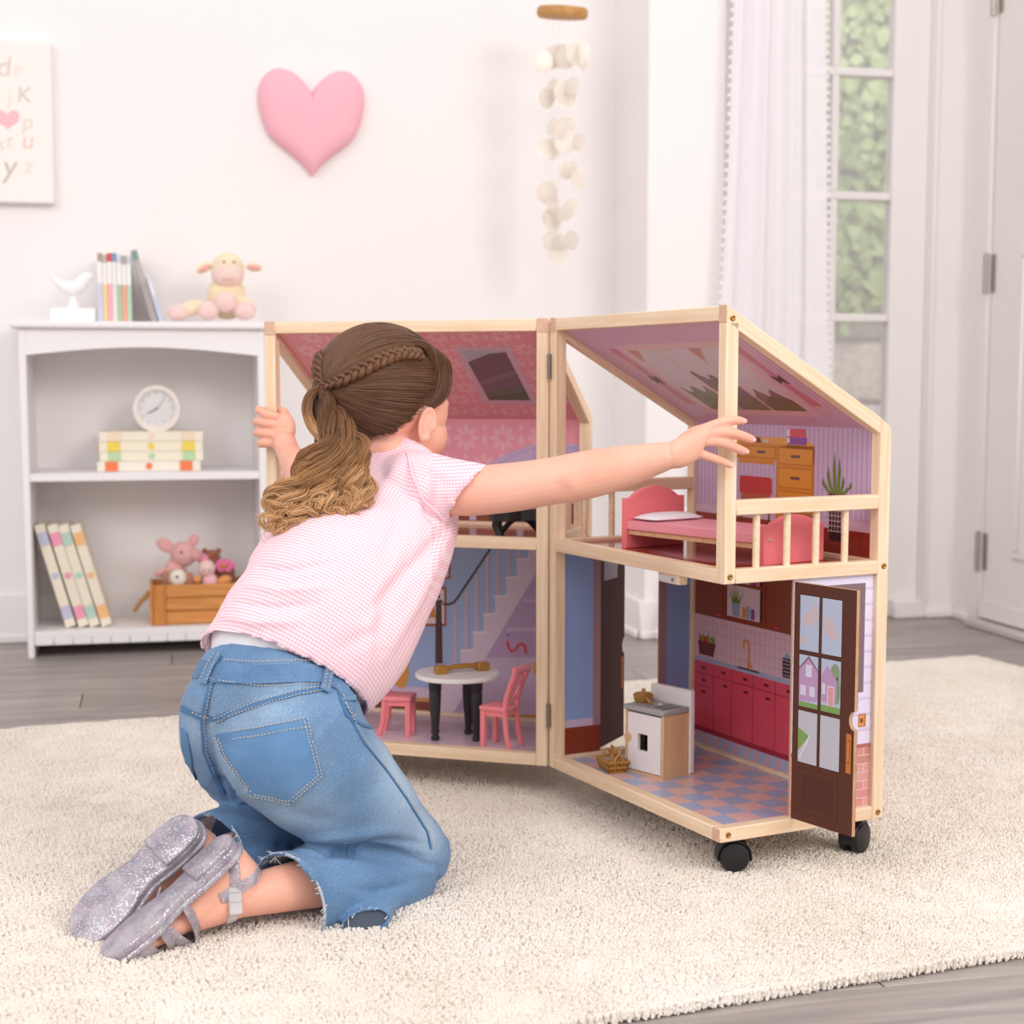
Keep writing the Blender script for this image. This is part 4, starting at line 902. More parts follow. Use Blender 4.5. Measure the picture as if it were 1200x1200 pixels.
for nm, lb_, kx, tilt in (('toy_ladle', 'gold toy ladle sticking out of the toy basket, round bowl up', .004, .35), ('toy_spatula', 'gold toy spatula sticking out of the toy basket, flat blade up', -.003, -.25)):
    u = thing(nm, lb_, 'toy utensil'); P = [(kx, 0, .002), (kx+.004*tilt, .001, .012), (kx+.02*tilt, .003, .020)]
    obj('handle', MB().tube(P, .0013, 6), goldp, u); e_ = Vector(P[-1])
    if 'ladle' in nm: obj('bowl', MB().ball(e_+Vector((0, 0, .003)), (.006, .0022, .005)), goldp, u)
    else: obj('blade', MB().box(e_.x-.0045, e_.y-.0009, e_.z-.002, e_.x+.0045, e_.y+.0009, e_.z+.008, bev=.0006), goldp, u)
    finish(u, MRH, q.x+.004, q.y+.008, ZL, -.15); u.matrix_basis = u.matrix_basis @ Matrix.Scale(1.3, 4)
# round table
tb = thing('toy_table', 'round white toy table with turned black legs downstairs in the house', 'toy table')
TR, TH = .0695, .1075
obj('tabletop', MB().lathe([(TR-.0015, TH-.0075), (TR, TH-.006), (TR, TH-.0015), (TR-.0015, TH)], 56), whp, tb, ang=30)
lp = [(.005, 0), (.0072, .002), (.0072, .006), (.005, .0085), (.0055, .011), (.0082, .045), (.0098, .072), (.0098, .078), (.009, .080), (.0104, .083), (.0104, TH-.0075)]
legm = mat('black_turned_leg', '#2a282c', .5)
legs = [(507, 868), (549, 860), (566, 870), (501, 858)]
tc_ = MLH.inverted() @ onz(533, 868, ZL)
tcx, tcy = -.183, .101
for (px, py) in legs:
    q = MLH.inverted() @ onz(px, py, ZL); v = Vector((q.x-tcx, q.y-tcy, 0)); 
    if v.length > .045: v = v.normalized()*.045
    obj('leg', MB().lathe(lp, 18, M=Matrix.Translation(v)), legm, tb)
finish(tb, MLH, tcx, tcy, ZL)
ph = thing('toy_receiver', 'gold toy handset with two square ends lying on the round table', 'toy')
obj('grip', MB().tube([(-.03, 0, .007), (-.012, 0, .0095), (.012, 0, .0095), (.03, 0, .007)], [(.0045, .0035)]*4, 8), goldp, ph)
for s_ in (-1, 1): obj('end_block', MB().box(s_*.037-.010, -.0085, 0, s_*.037+.010, .0085, .0135, bev=.0012), goldp, ph)
finish(ph, MLH, tcx+.006, tcy+.004, ZL+TH+.0001, .75)
# pink chairs
def chair(label):
    c = thing('toy_chair', label, 'toy chair', group='pink toy chairs round the white table'); s = .0185; sh = .044
    obj('seat', MB().box(-s, -s, sh, s, s, sh+.006, bev=.002, seg=2), coral, c)
    obj('apron', MB().box(-s+.003, -s+.003, sh-.006, s-.003, s-.003, sh), coral, c)
    for y in (-s+.004, s-.004): obj('front_leg', MB().box(-s+.001, y-.0032, 0, -s+.0074, y+.0032, sh, bev=.0006), coral, c)
    for y in (-s+.004, s-.004):
        obj('rear_leg', MB().tube([(s+.004, y, 0), (s-.001, y, .018), (s-.003, y, sh), (s-.001, y, sh+.018), (s+.006, y, sh+.036), (s+.013, y, sh+.052)], [(.0034, .0032)]*6, 8, flat=(1, 0, 0)), coral, c)
    obj('top_rail', MB().tube([(s+.0125, -s-.001, sh+.052), (s+.0155, 0, sh+.053), (s+.0125, s+.001, sh+.052)], [(.0048, .003)]*3, 10, flat=(0, 0, 1)), coral, c)
    obj('lower_rail', MB().tube([(s-.001, -s+.004, sh+.014), (s-.001, s-.004, sh+.014)], .002, 8), coral, c)
    for sg in (-1, 1): obj('back_splat', MB().tube([(s-.001+.0135*t/10, sg*.0085*math.sin(PI*t/10)*(1 if t < 6 else 1), sh+.014+.036*t/10) for t in range(11)], .0018, 6), coral, c)
    obj('back_splat', MB().tube([(s+.004, -.006, sh+.028), (s+.006, .006, sh+.036)], .0016, 6), coral, c)
    return c
c1 = chair('pink toy chair with slatted back standing right of the round table'); q = MLH.inverted() @ onz(585, 874, ZL)
finish(c1, MLH, q.x-.001, q.y+.006, ZL, -.22); c1.matrix_basis = c1.matrix_basis @ Matrix.Scale(1.33, 4)
c2 = dup(c1); c2['label'] = 'pink toy chair left of the round table, partly behind the pink shirt'; q = MLH.inverted() @ onz(466, 861, ZL); finish(c2, MLH, q.x, q.y+.008, ZL, PI+.15); c2.matrix_basis = c2.matrix_basis @ Matrix.Scale(1.33, 4)
# black toy piano upstairs behind the arm
pi_ = thing('toy_piano', 'black toy grand piano upstairs, mostly hidden behind the outstretched arm', 'toy piano')
q = MLH.inverted() @ onz(612, 626, ZU); pb_ = blackp
bodyp = [(-.035, 0), (.04, 0), (.04, .05), (.025, .075), (.0, .07), (-.012, .05), (-.035, .045)]
obj('piano_case', MB().prism(bodyp, .028, .046, bev=.001), pb_, pi_)
obj('keyboard', MB().box(-.033, -.012, .030, .038, 0, .036, bev=.0006), mat('ivory_keys', '#e9e2dc', .4), pi_)
for x, y in ((-.030, .006), (.034, .006), (.02, .062)): obj('leg', MB().tube([(x, y, 0), (x+.001, y, .010), (x+.006, y, .02), (x+.002, y, .029)], [.0055, .0048, .0055, .009], 10), pb_, pi_)
obj('arched_stretcher', MB().tube([(-.03+.064*t/10, .006, .006+.024*math.sin(PI*t/10)) for t in range(11)], .0045, 8), pb_, pi_)
finish(pi_, MLH, -.066, .085, ZU, PI)
# ------------------------------------------------------------------ white bookshelf and what stands on it
MS = frame(onz(33, 772, FZ), E, UP, NRM)
shw = mat('white_shelf_paint', '#f3eff0', .45)
sx1 = onM(MS, 312, 560)[0]; SD_ = .27
sy = lambda py, px=170: onM(MS, px, py)[1]
ytop = onM(MS, 30, 376)[1]; yap = onM(MS, 34, 416)[1]; yapc = onM(MS, 170, 409)[1]; ym1, ym0 = onM(MS, 36, 557)[1]+.003, onM(MS, 36, 565)[1]; yb1, yb0 = onM(MS, 40, 741)[1], onM(MS, 40, 757)[1]
sh = thing('bookshelf', 'white three-tier bookshelf with arched top rail against the wall', 'bookshelf', MS @ Vector((sx1/2, 0, -SD_/2)))
tk = .016
obj('side_panel', MB().box(0, 0, -SD_, tk, ytop-.016, 0, bev=.0015), shw, sh, M=MS); obj('side_panel', MB().box(sx1-tk, 0, -SD_, sx1, ytop-.016, 0, bev=.0015), shw, sh, M=MS)
obj('top_board', MB().box(-.02, ytop-.016, -SD_-.004, sx1+.02, ytop, .018, bev=.004, seg=2), shw, sh, M=MS)
obj('back_panel', MB().box(tk, yb0, -SD_, sx1-tk, ytop-.016, -SD_+.006), shw, sh, M=MS, smooth=False)
ap = [(tk, ytop-.016), (tk, yap)]+[(tk+(sx1-2*tk)*t/20, yap+(yapc-yap+.004)*math.sin(PI*t/20)) for t in range(1, 20)]+[(sx1-tk, yap), (sx1-tk, ytop-.016)]
obj('top_rail', MB().prism(ap, -.016, -.001), shw, sh, M=MS, smooth=False)
obj('shelf_board', MB().box(tk, ym0, -SD_+.006, sx1-tk, ym1, -.004, bev=.0015), shw, sh, M=MS)
obj('shelf_board', MB().box(tk, yb1-.016, -SD_+.006, sx1-tk, yb1, -.002, bev=.0015), shw, sh, M=MS)
x = tk
while x < sx1-tk-.005:                              # beadboard strips of the kick rail
    x2 = min(x+.0445, sx1-tk); obj('kick_rail_strip', MB().box(x+.0006, yb0, -.014, x2-.0006, yb1-.016, -.001, bev=.001), shw, sh, M=MS); x = x2
def S(px, py, dz): return onM(MS @ Matrix.Translation((0, 0, -dz)), px, py)
bookm = printed('printed_book_cover', .55); pagem = mat('page_block', '#f4efe6', .9)
cream_b = '#efe4d0'
def book(name, label, w_, h_, d_, cols, group, style):
    """spine faces +z, spine width w_, height h_, depth d_; local origin bottom centre of the spine"""
    b = thing(name, label, 'book', group=group)
    c = Print(Matrix.Identity(4), .0003); base_ = cols[0]
    c.box(-w_/2, 0, -d_, -w_/2+.0022, h_, 0, col=base_); c.box(w_/2-.0022, 0, -d_, w_/2, h_, 0, col=base_); c.box(-w_/2+.0022, 0, -.0024, w_/2-.0022, h_, 0, col=base_)
    if style == 'dots':
        c.rect(-w_/2, h_*.075, w_/2, h_*.20, cols[1], 1); c.rect(-w_/2, h_*.80, w_/2, h_*.925, cols[1], 1); c.ell(0, h_*.5, w_*.36, w_*.36, cols[1], 1)
        c.rect(-w_/2, h_*.205, w_/2, h_*.21, '#dccdb2', 1); c.rect(-w_/2, h_*.79, w_/2, h_*.795, '#dccdb2', 1)
    else:
        c.rect(-w_/2, h_*.02, w_/2, h_*.55, cols[1], 1); c.rect(-w_/2, h_*.86, w_/2, h_*.98, cols[2], 1)
    obj('cover', c, bookm, b, M=Matrix.Identity(4), smooth=False)
    obj('pages', MB().box(-w_/2+.0022, .003, -d_+.003, w_/2-.0022, h_-.003, -.0024), pagem, b, M=Matrix.Identity(4), smooth=False)
    return b
# upright thin picture books on the top
tops = [('#f3eeee', '#c9cfe6', '#b79a93'), ('#f1ece6', '#f0cf95', '#c3b3b0'), ('#f5efee', '#f2b0b4', '#d9534f'), ('#efeae8', '#e6dfe0', '#7f96b8'), ('#f3f0ec', '#a9c6a2', '#cdd6dd'), ('#f1ebe6', '#efa48c', '#b3a59c'), ('#eef1ee', '#b9d3b6', '#c9cfd8')]
names_ = ('lilac', 'pale orange', 'pink with red top', 'grey with blue top', 'green', 'salmon', 'pale mint')
bx0 = S(115.5, 375, .06)[0]; pitch_ = (S(155, 375, .06)[0]-bx0)/7; yt_ = ytop
for i, c in enumerate(tops):
    hh = S(130, 295+(i in (5, 6))*3, .06)[1]-yt_-(.004 if i % 3 == 1 else 0)
    b = book('picture_book', 'thin upright %s picture book, number %d from the left on shelf top' % (names_[i], i+1) if False else 'thin upright picture book with %s spine on top of the shelf' % names_[i], pitch_*.93, hh, .17, c, 'picture books on the shelf top', 'thin')
    b.matrix_basis = MS @ Matrix.Translation((bx0+pitch_*(i+.5), yt_, -.06))
for i, (pxb_, ang, lab, c) in enumerate(((181, .26, 'grey picture book leaning against the upright books on shelf top', ('#b9b0b0', '#a9a0a0', '#7f9a98')), (189, .26, 'pale blue picture book leaning rightmost in the row on shelf top', ('#dfe0ea', '#c3c9e0', '#d9d6e0')))):
    hh = (.178, .118)[i]; b = book('picture_book', lab, (.015, .010)[i], hh, .17, c, 'picture books on the shelf top', 'thin')
    xb_ = S(pxb_, 376, .06)[0]; b.matrix_basis = MS @ Matrix.Translation((xb_, yt_+.0022, -.06)) @ Matrix.Rotation(ang, 4, 'Z')
# bird figurine
bf = thing('bird_figurine', 'white ceramic bird on a white block at the left end of shelf top', 'figurine')
x0b, x1b = S(59, 374, .06)[0], S(112, 374, .06)[0]; xc = (x0b+x1b)/2; hbk = S(85, 361, .06)[1]-ytop; kk = (x1b-x0b)/2
Mb = MS @ Matrix.Translation((xc, ytop, -.09))
obj('block', MB().box(-kk, 0, -.04, kk, hbk, .04, bev=.002), mat('white_ceramic', '#f7f5f6', .35), bf, M=Mb)
cer = MATS['white_ceramic']; hs_ = S(85, 318, .06)[1]-ytop
obj('pedestal', MB().lathe([(.016, hbk), (.014, hbk+.006), (.010, hbk+.022), (.012, hbk+.03)], 20, M=Mb @ Matrix.Rotation(-PI/2, 4, 'X') @ Matrix.Identity(4)), cer, bf, M=None)
u_ = kk
bird = [((-.98*u_, hs_-.004, 0), .003, .0025), ((-.75*u_, hs_-.020, 0), .007, .008), ((-.4*u_, hs_-.034, 0), .016, .016), ((0, hs_-.040, 0), .022, .02), ((.35*u_, hs_-.028, 0), .019, .017), ((.6*u_, hs_-.012, 0), .015, .014), ((.78*u_, hs_-.008, 0), .009, .009), ((.98*u_, hs_-.010, 0), .0015, .0015)]
m_ = MB(); m_.tube([q[0] for q in bird], [(q[1], q[2]) for q in bird], 14); obj('bird', m_, cer, bf, M=Mb)
# stacked books and clock on the middle shelf
cols_m = [('#f1c6a8', '#ef7f52'), None]
stack = [('#efe6d8', '#ee7d4e', 'orange blocked spine, bottom of the flat stack'), ('#f0e6d2', '#b9d6a8', 'green blocked spine, second in the flat stack'), ('#f1e7cf', '#efd35a', 'yellow blocked spine, third in the flat stack'), ('#f1e6d4', '#f0d9c2', 'plain pale spine, top of the stack under clock')]
dz_ = .07; xL, yL = S(116, 553, dz_); xR = S(237, 553, dz_)[0]; ytop4 = S(178, 505.5, dz_)[1]; thk = (ytop4-ym1)/4
for i, (c0, c1_, lab) in enumerate(stack):
    ln_ = xR-xL; off = (-.004, .003, .002, .003)[i]
    b = book('storybook', 'cream storybook with '+lab, thk*.97, ln_, .15, (c0, c1_), 'cream storybooks lying flat under the clock', 'dots')
    b.matrix_basis = MS @ Matrix.Translation((xL+off, ym1+thk*(i+.5)+.0001, -dz_)) @ Matrix.Rotation(-PI/2, 4, 'Z')
ck = thing('alarm_clock', 'round white alarm clock standing on the flat stack of cream books', 'clock')
cx_c, cy_c = S(183.5, 479, dz_+.03); rc = S(212.5, 479, dz_+.03)[0]-cx_c
Mk_ = MS @ Matrix.Translation((cx_c, cy_c, -dz_-.05))
obj('case', MB().lathe([(rc*.9, -.012), (rc, -.006), (rc, .020), (rc*.95, .0265), (rc*.82, .027), (rc*.72, .022), (rc*.72, .014)], 44, M=Matrix.Identity(4)), mat('clock_cream', '#efe6df', .35), ck, M=Mk_)
dial = obj('dial', MB().lathe([(rc*.73, .0135), (rc*.73, .0145)], 40), mat('clock_dial', '#f2f1f1', .35), ck, M=Mk_)
tm = MB()
for i in range(12): a = i*PI/6; tm.box(-.0012, rc*.56, .0146, .0012, rc*.66, .0151, M=Matrix.Rotation(a, 4, 'Z'))
obj('hour_marks', tm, mat('clock_grey', '#b9b4b4', .5), dial, M=Mk_)
obj('hour_hand', MB().box(-.0016, 0, .0156, .0016, rc*.42, .0162, M=Matrix.Rotation(math.radians(118), 4, 'Z')), mat('clock_dark', '#5f5757', .5), dial, M=Mk_)
obj('minute_hand', MB().box(-.0011, 0, .0166, .0011, rc*.6, .0171, M=Matrix.Rotation(math.radians(-38), 4, 'Z')), mat('clock_silver', '#b9b0b0', .4), dial, M=Mk_)
obj('centre_pin', MB().lathe([(.0032, .0155), (.0028, .0185)], 12), mat('clock_red', '#a8483c', .5), dial, M=Mk_)
lens = glass.copy(); lens.name = 'clock_lens'; lens.node_tree.nodes['Mix Shader'].inputs[0].default_value = .1
obj('lens', MB().lathe([(rc*.74, .0215), (rc*.4, .0235), (.001, .0242)], 36), lens, ck, M=Mk_)
for sx in (-1, 1): obj('foot', MB().tube([(sx*rc*.52, -rc*.82, .006), (sx*rc*.60, -(cy_c-ytop4)+.004, .006)], [.004, .0062], 10), MATS['clock_cream'], ck, M=Mk_)
# leaning books on the bottom shelf
lean = [('#efe5d1', '#c3c4dc', 'lilac'), ('#efe5d1', '#ef9fb6', 'pink'), ('#efe5d1', '#b8d2c2', 'mint green'), ('#efe5d1', '#f2bd82', 'orange')]
for i, (c0, c1_, nm) in enumerate(lean):
    pb_x, pt_x = (83, 98, 111, 125)[i], (45, 60, 73, 87)[i]
    (xb_, yb_), (xt_, yt2) = S(pb_x, 725, .05), S(pt_x, 615, .05); an_ = math.atan2(xb_-xt_, yt2-yb1); ln_ = math.hypot(xb_-xt_, yt2-yb1); wd_ = .0238
    b = book('storybook', 'cream storybook with %s spine blocks leaning on the bottom shelf' % nm, wd_, ln_-.004, .15, (c0, c1_), 'cream storybooks leaning on the bottom shelf', 'dots')
    b.matrix_basis = MS @ Matrix.Translation((xb_, yb1+.5*wd_*math.sin(an_)+.0005, -.05)) @ Matrix.Rotation(an_, 4, 'Z')
# wooden crate with soft toys
cr_ = thing('wooden_crate', 'small honey-coloured wooden crate of soft toys on the bottom shelf', 'crate')
dc = .045; cxl, cyl = S(180, 722, dc); cxr = cxl+.27; chh = S(180, 686, dc)[1]-yb1; dcd = .14
honey = mat('honey_wood', '#dc9a58', .5, col2='#c9813f', vscale=5, stretch=(2, 25, 25))
for k in range(3):
    y0_ = yb1+.001+k*chh/3; obj('slat', MB().box(cxl, y0_+.001, -dc-.008, cxr, y0_+chh/3-.001, -dc, bev=.0015), honey, cr_, M=MS)
    obj('slat', MB().box(cxl, y0_+.001, -dc-dcd, cxr, y0_+chh/3-.001, -dc-dcd+.008, bev=.0015), honey, cr_, M=MS)
for xx in (cxl+.006, cxr-.03): obj('corner_post', MB().box(xx-.005, yb1+.001, -dc, xx+.024, yb1+chh, -dc+.007, bev=.0015), mat('honey_wood_dark', '#d08a48', .5, col2='#bd7334', vscale=5, stretch=(25, 2, 25)), cr_, M=MS)
for xx in (cxl-.008, cxr): obj('end_board', MB().box(xx, yb1+.001, -dc-dcd, xx+.008, yb1+chh, -dc, bev=.0015), honey, cr_, M=MS)
obj('crate_floor', MB().box(cxl, yb1+.0005, -dc-dcd+.008, cxr, yb1+.006, -dc-.008), honey, cr_, M=MS)
obj('rope_handle', MB().tube([MS @ Vector(p_) for p_ in ((cxl-.008, yb1+chh*.72, -dc-.04), (cxl-.03, yb1+chh*.55, -dc-.05), (cxl-.045, yb1+chh*.3, -dc-.07), (cxl-.034, yb1+chh*.45, -dc-.09), (cxl-.008, yb1+chh*.72, -dc-.1))], .0055, 8), mat('jute_rope', '#b98a52', .9, bump=.5, bscale=300), cr_)
def plush(c): return mat('plush_'+c[1:], c, .95, var=.08, vscale=40, bump=.6, bscale=260, sheen=.4)
def toy(name, label, group=None): return thing(name, label, 'soft toy', group=group)
def bl(t, nm, px, py, dz, rx, ry, rz, c, rot=0, n=3):
    x, y = S(px, py, dz); k = 1/480.
    M = MS @ Matrix.Translation((x, y, -dz)) @ Matrix.Rotation(rot, 4, 'Z')
    return obj(nm, MB().ball((0, 0, 0), (rx*k, ry*k, rz*k), n=n), plush(c) if isinstance(c, str) else c, t, M=M, ang=180)
eyem = mat('black_bead', '#3a2c2b', .3)
pig = toy('plush_pig', 'pink plush pig with big ears standing tallest in the wooden crate'); PK = '#e3aaa8'
bl(pig, 'body', 205, 677, .10, 15, 24, 16, PK); bl(pig, 'head', 215, 649, .09, 16, 15.5, 15, PK); bl(pig, 'snout', 229, 650, .075, 8, 8, 9, '#dca09f')
bl(pig, 'ear', 194, 639, .09, 12, 8, 3.5, PK, -.6); bl(pig, 'ear', 227, 633, .10, 6, 8, 3, PK, -.3); bl(pig, 'arm', 189, 671, .085, 9, 5, 6, PK, .2); bl(pig, 'eye', 212.5, 647.5, .06, 1.6, 1.8, 1.2, eyem, 0, 2)
dog = toy('plush_dog', 'small plush dog with cream face peeking over the crate front'); DG = '#c48f78'
bl(dog, 'body', 210, 686, .075, 15, 12, 9, DG); bl(dog, 'head', 208, 678, .07, 14, 12, 10, DG); bl(dog, 'muzzle', 208.5, 677, .057, 10, 10, 8, '#ece3d6'); bl(dog, 'nose', 207.5, 676, .041, 1.9, 1.7, 1.3, eyem, 0, 2); bl(dog, 'ear', 195, 677, .065, 5, 9, 4, '#b57c66', .2); bl(dog, 'ear', 222, 679, .065, 5, 9, 4, '#b57c66', -.2)
doll = toy('plush_doll', 'pale pink plush doll with orange feet in the middle of the crate')
bl(doll, 'head', 242, 666, .075, 10.5, 10.5, 10, '#efc9c2'); bl(doll, 'body', 246, 683, .075, 10, 12, 9, '#efb7bd'); bl(doll, 'hood', 238, 655, .085, 7, 6, 8, '#e98bb0', .6); bl(doll, 'foot', 231, 679, .065, 5, 5, 6, '#e99a55'); bl(doll, 'foot', 263, 680, .065, 9, 5.5, 6, '#e99a55', .25)
for ex in (239, 246): bl(doll, 'eye', ex, 668, .054, 1.1, 1.3, 1, mat('grey_thread', '#9a8f90', .6), 0, 2)
bear = toy('plush_bear', 'brown plush bear at the back of the crate behind the doll'); BR = '#9c5a3f'
bl(bear, 'head', 248, 654, .11, 11, 10.5, 10, BR); bl(bear, 'body', 250, 676, .115, 14, 14, 11, BR); bl(bear, 'ear', 240, 645.5, .11, 3.5, 3.5, 2.5, BR); bl(bear, 'ear', 256, 645.5, .11, 3.5, 3.5, 2.5, BR); bl(bear, 'eye', 252, 651, .088, 1.4, 1.4, 1.2, eyem, 0, 2)
fd = toy('plush_flower_toy', 'brown plush toy wearing a bright pink flower at the crate right end')
bl(fd, 'body', 264, 674, .11, 12, 20, 10, '#8a5a3c')
x, y = S(263, 663, .085)
for q in range(6):
    a = q*PI/3; obj('petal', MB().ball((math.cos(a)*.017, math.sin(a)*.010, 0), (.011, .008, .004), n=2), plush('#e676a2'), fd, M=MS @ Matrix.Translation((x, y, -.085)))
bl(fd, 'flower_centre', 262, 663, .079, 3.6, 3, 3, '#e08a3c', 0, 2)
# lamb on the top
lamb = toy('plush_lamb', 'cream plush lamb with pink face sitting on top of the shelf'); LC, LP_ = '#f7e3bf', '#f6d3cd'
bl(lamb, 'body', 266, 349, .10, 24, 26, 20, LC); bl(lamb, 'head', 267, 318, .095, 20, 22, 18, LC); bl(lamb, 'muzzle', 267, 323, .072, 19, 14, 13, '#f5d6cc')
for k_, (ex, ey, er) in enumerate(((239, 314, .5), (298, 313, -.1))): bl(lamb, 'ear', ex, ey, .10, 10, 5.5, 4, LC, er); bl(lamb, 'inner_ear', ex+(1 if k_ == 0 else -1), ey+.5, .092, 7.5, 3.4, 2.2, '#eeb2a6', er)
bl(lamb, 'leg', 222, 362, .07, 20, 9, 11, LC, .35); bl(lamb, 'paw', 209, 366, .06, 13, 9.5, 12, LP_, .1); bl(lamb, 'paw', 244, 364, .05, 13, 11, 13, LP_, .1); bl(lamb, 'paw', 264, 354, .045, 14, 12, 11, LP_, -.1); bl(lamb, 'paw', 287, 364, .05, 14, 11, 13, LP_); bl(lamb, 'leg', 283, 358, .08, 15, 11, 12, LC)
for ex in (262.5, 274.5): bl(lamb, 'eye', ex, 307, .062, 1.5, 1.7, 1.3, mat('grey_bead', '#8f7d7a', .4), 0, 2)
sx_, sy_ = S(267, 326, .048); obj('mouth_stitch', MB().tube([(-.014, .0, -.046), (-.005, -.0035, -.0425), (.005, -.0035, -.0425), (.014, 0, -.046)], .0009, 6), plush('#e9a9a2'), lamb, M=MS @ Matrix.Translation((sx_, sy_, 0)))
# ------------------------------------------------------------------ the child kneeling on the rug
DG_ = bpy.context.evaluated_depsgraph_get
def fuse(mb, voxel, it=6, fac=.5):
    """one continuous surface from overlapping closed shapes"""
    me = mb.mesh('tmp'); o = bpy.data.objects.new('tmp', me); COL.objects.link(o)
    r = o.modifiers.new('r', 'REMESH'); r.mode = 'VOXEL'; r.voxel_size = voxel; r.adaptivity = 0
    if it: s_ = o.modifiers.new('s', 'SMOOTH'); s_.factor = fac; s_.iterations = it
    m2 = bpy.data.meshes.new_from_object(o.evaluated_get(DG_())); bpy.data.objects.remove(o); bpy.data.meshes.remove(me); return m2
def coords(me): a = np.empty(len(me.vertices)*3, np.float32); me.vertices.foreach_get('co', a); return a.reshape(-1, 3)
def normals(me): a = np.empty(len(me.vertices)*3, np.float32); me.vertex_normals.foreach_get('vector', a); return a.reshape(-1, 3)
def setco(me, a): me.vertices.foreach_set('co', np.ascontiguousarray(a, np.float32).ravel()); me.update()
def bvh_of(me): return BVHTree.FromPolygons([v.co for v in me.vertices], [p.vertices[:] for p in me.polygons])
def surf(bv, px, py):
    d = ray(px, py).normalized(); h = bv.ray_cast(EYE, d); return (h[0], h[1]) if h[0] else (None, None)
def path_on(bv, pts, step=4, off=.0):
    out = []
    for (a, b), (c, d) in zip(pts, pts[1:]):
        n_ = max(1, int(math.hypot(c-a, d-b)/step))
        for i in range(n_): out.append((a+(c-a)*i/n_, b+(d-b)*i/n_))
    out.append(pts[-1]); P = []; Nn = []
    for p in out:
        h, n_ = surf(bv, *p)
        if h is not None: P.append(h+n_*off); Nn.append(n_)
    return P, Nn
def crease(me, bv, lines):
    """press or raise cloth along lines drawn on its surface: (points, depth, width)"""
    co, no = coords(me), normals(me); dsp = np.zeros(len(co))
    for pts, dep, wid in lines:
        P, _ = path_on(bv, pts, 3)
        if len(P) < 2: continue
        A = np.array([tuple(p) for p in P]); dm = np.full(len(co), 1e9); near = np.linalg.norm(co-A.mean(0), axis=1) < .3
        idx = np.where(near)[0]; k_ = np.zeros(len(idx))
        d2 = ((co[idx][:, None, :]-A[None])**2).sum(2); j = d2.argmin(1); t = j/(len(A)-1); dd = np.sqrt(d2.min(1))
        dsp[idx] += dep*np.exp(-(dd/wid)**2)*np.clip(np.sin(PI*np.clip(t, .04, .96)), 0, 1)**.5
    setco(me, co+no*dsp[:, None])
def wrinkle(me, amp, sx, ax, seed=0, mask=None):
    """fine cloth undulation stretched along ax"""
    co, no = coords(me), normals(me); ax = Vector(ax).normalized(); b = ax.orthogonal().normalized(); c = ax.cross(b)
    v = np.array([noise.noise(Vector((Vector(p).dot(ax)*sx[0]+seed, Vector(p).dot(b)*sx[1], Vector(p).dot(c)*sx[1]))) for p in co])
    if mask is not None: v = v*mask(co)
    setco(me, co+no*(v*amp)[:, None])
def RG(A, B, Y, r2, sp, dA=0, dB=0):
    a, b = at(*A, Y+dA), at(*B, Y+dB); c = (a+b)/2; u = (a-b)/2; n_ = Vector(sp).cross(u).normalized()*r2; return (c, u, n_)
def scale_rings(R, s): return [(c, a*s, b*s) for c, a, b in R]
def limb(mb, P, R, n=24, sub=5):
    """tapered limb through points with radii (single or pair)"""
    P = [Vector(p) for p in P]; k = len(P); rg = []
    up = Vector((0, 0, 1))
    for i in range(k):
        t = (P[min(i+1, k-1)]-P[max(i-1, 0)]).normalized(); a = (up-t*up.dot(t)).normalized() if abs(t.z) < .95 else Vector((1, 0, 0)); b = t.cross(a)
        r = R[i]; ra, rb_ = r if hasattr(r, '__len__') else (r, r); rg.append((P[i], a*ra, b*rb_))
    mb.rings(rg, n, True, sub)
    for q, r in ((P[0], R[0]), (P[-1], R[-1])): mb.ball(q, min(r) if hasattr(r, '__len__') else r, n=2)
    return mb
spine = (Vector((-.15, 2.115, .54))-Vector((-.285, 1.945, .31))).normalized()
fw2 = Vector((.75, .66, 0)); lf2 = Vector((-.66, .75, 0))
# ---- torso shape shared by body, shirt and undershirt
TOR = [RG((236, 747), (434, 833), 1.950, .090, spine), RG((262, 708), (471, 790), 1.965, .098, spine), RG((287, 668), (506, 716), 1.990, .098, spine),
       RG((313, 628), (528, 654), 2.020, .094, spine, .03, 0), RG((338, 590), (536, 606), 2.055, .086, spine, .07, 0), RG((378, 556), (530, 562), 2.09, .066, spine, .09, -.03),
       RG((418, 533), (508, 532), 2.10, .046, spine, .05, -.02)]
shR, shL = at(510, 570, 2.035), at(412, 572, 2.19)
elR, wrR = at(645, 564, 2.0), at(786, 533, 1.972)
elL, wrL = at(369, 577, 2.36), at(338, 531, 2.495)
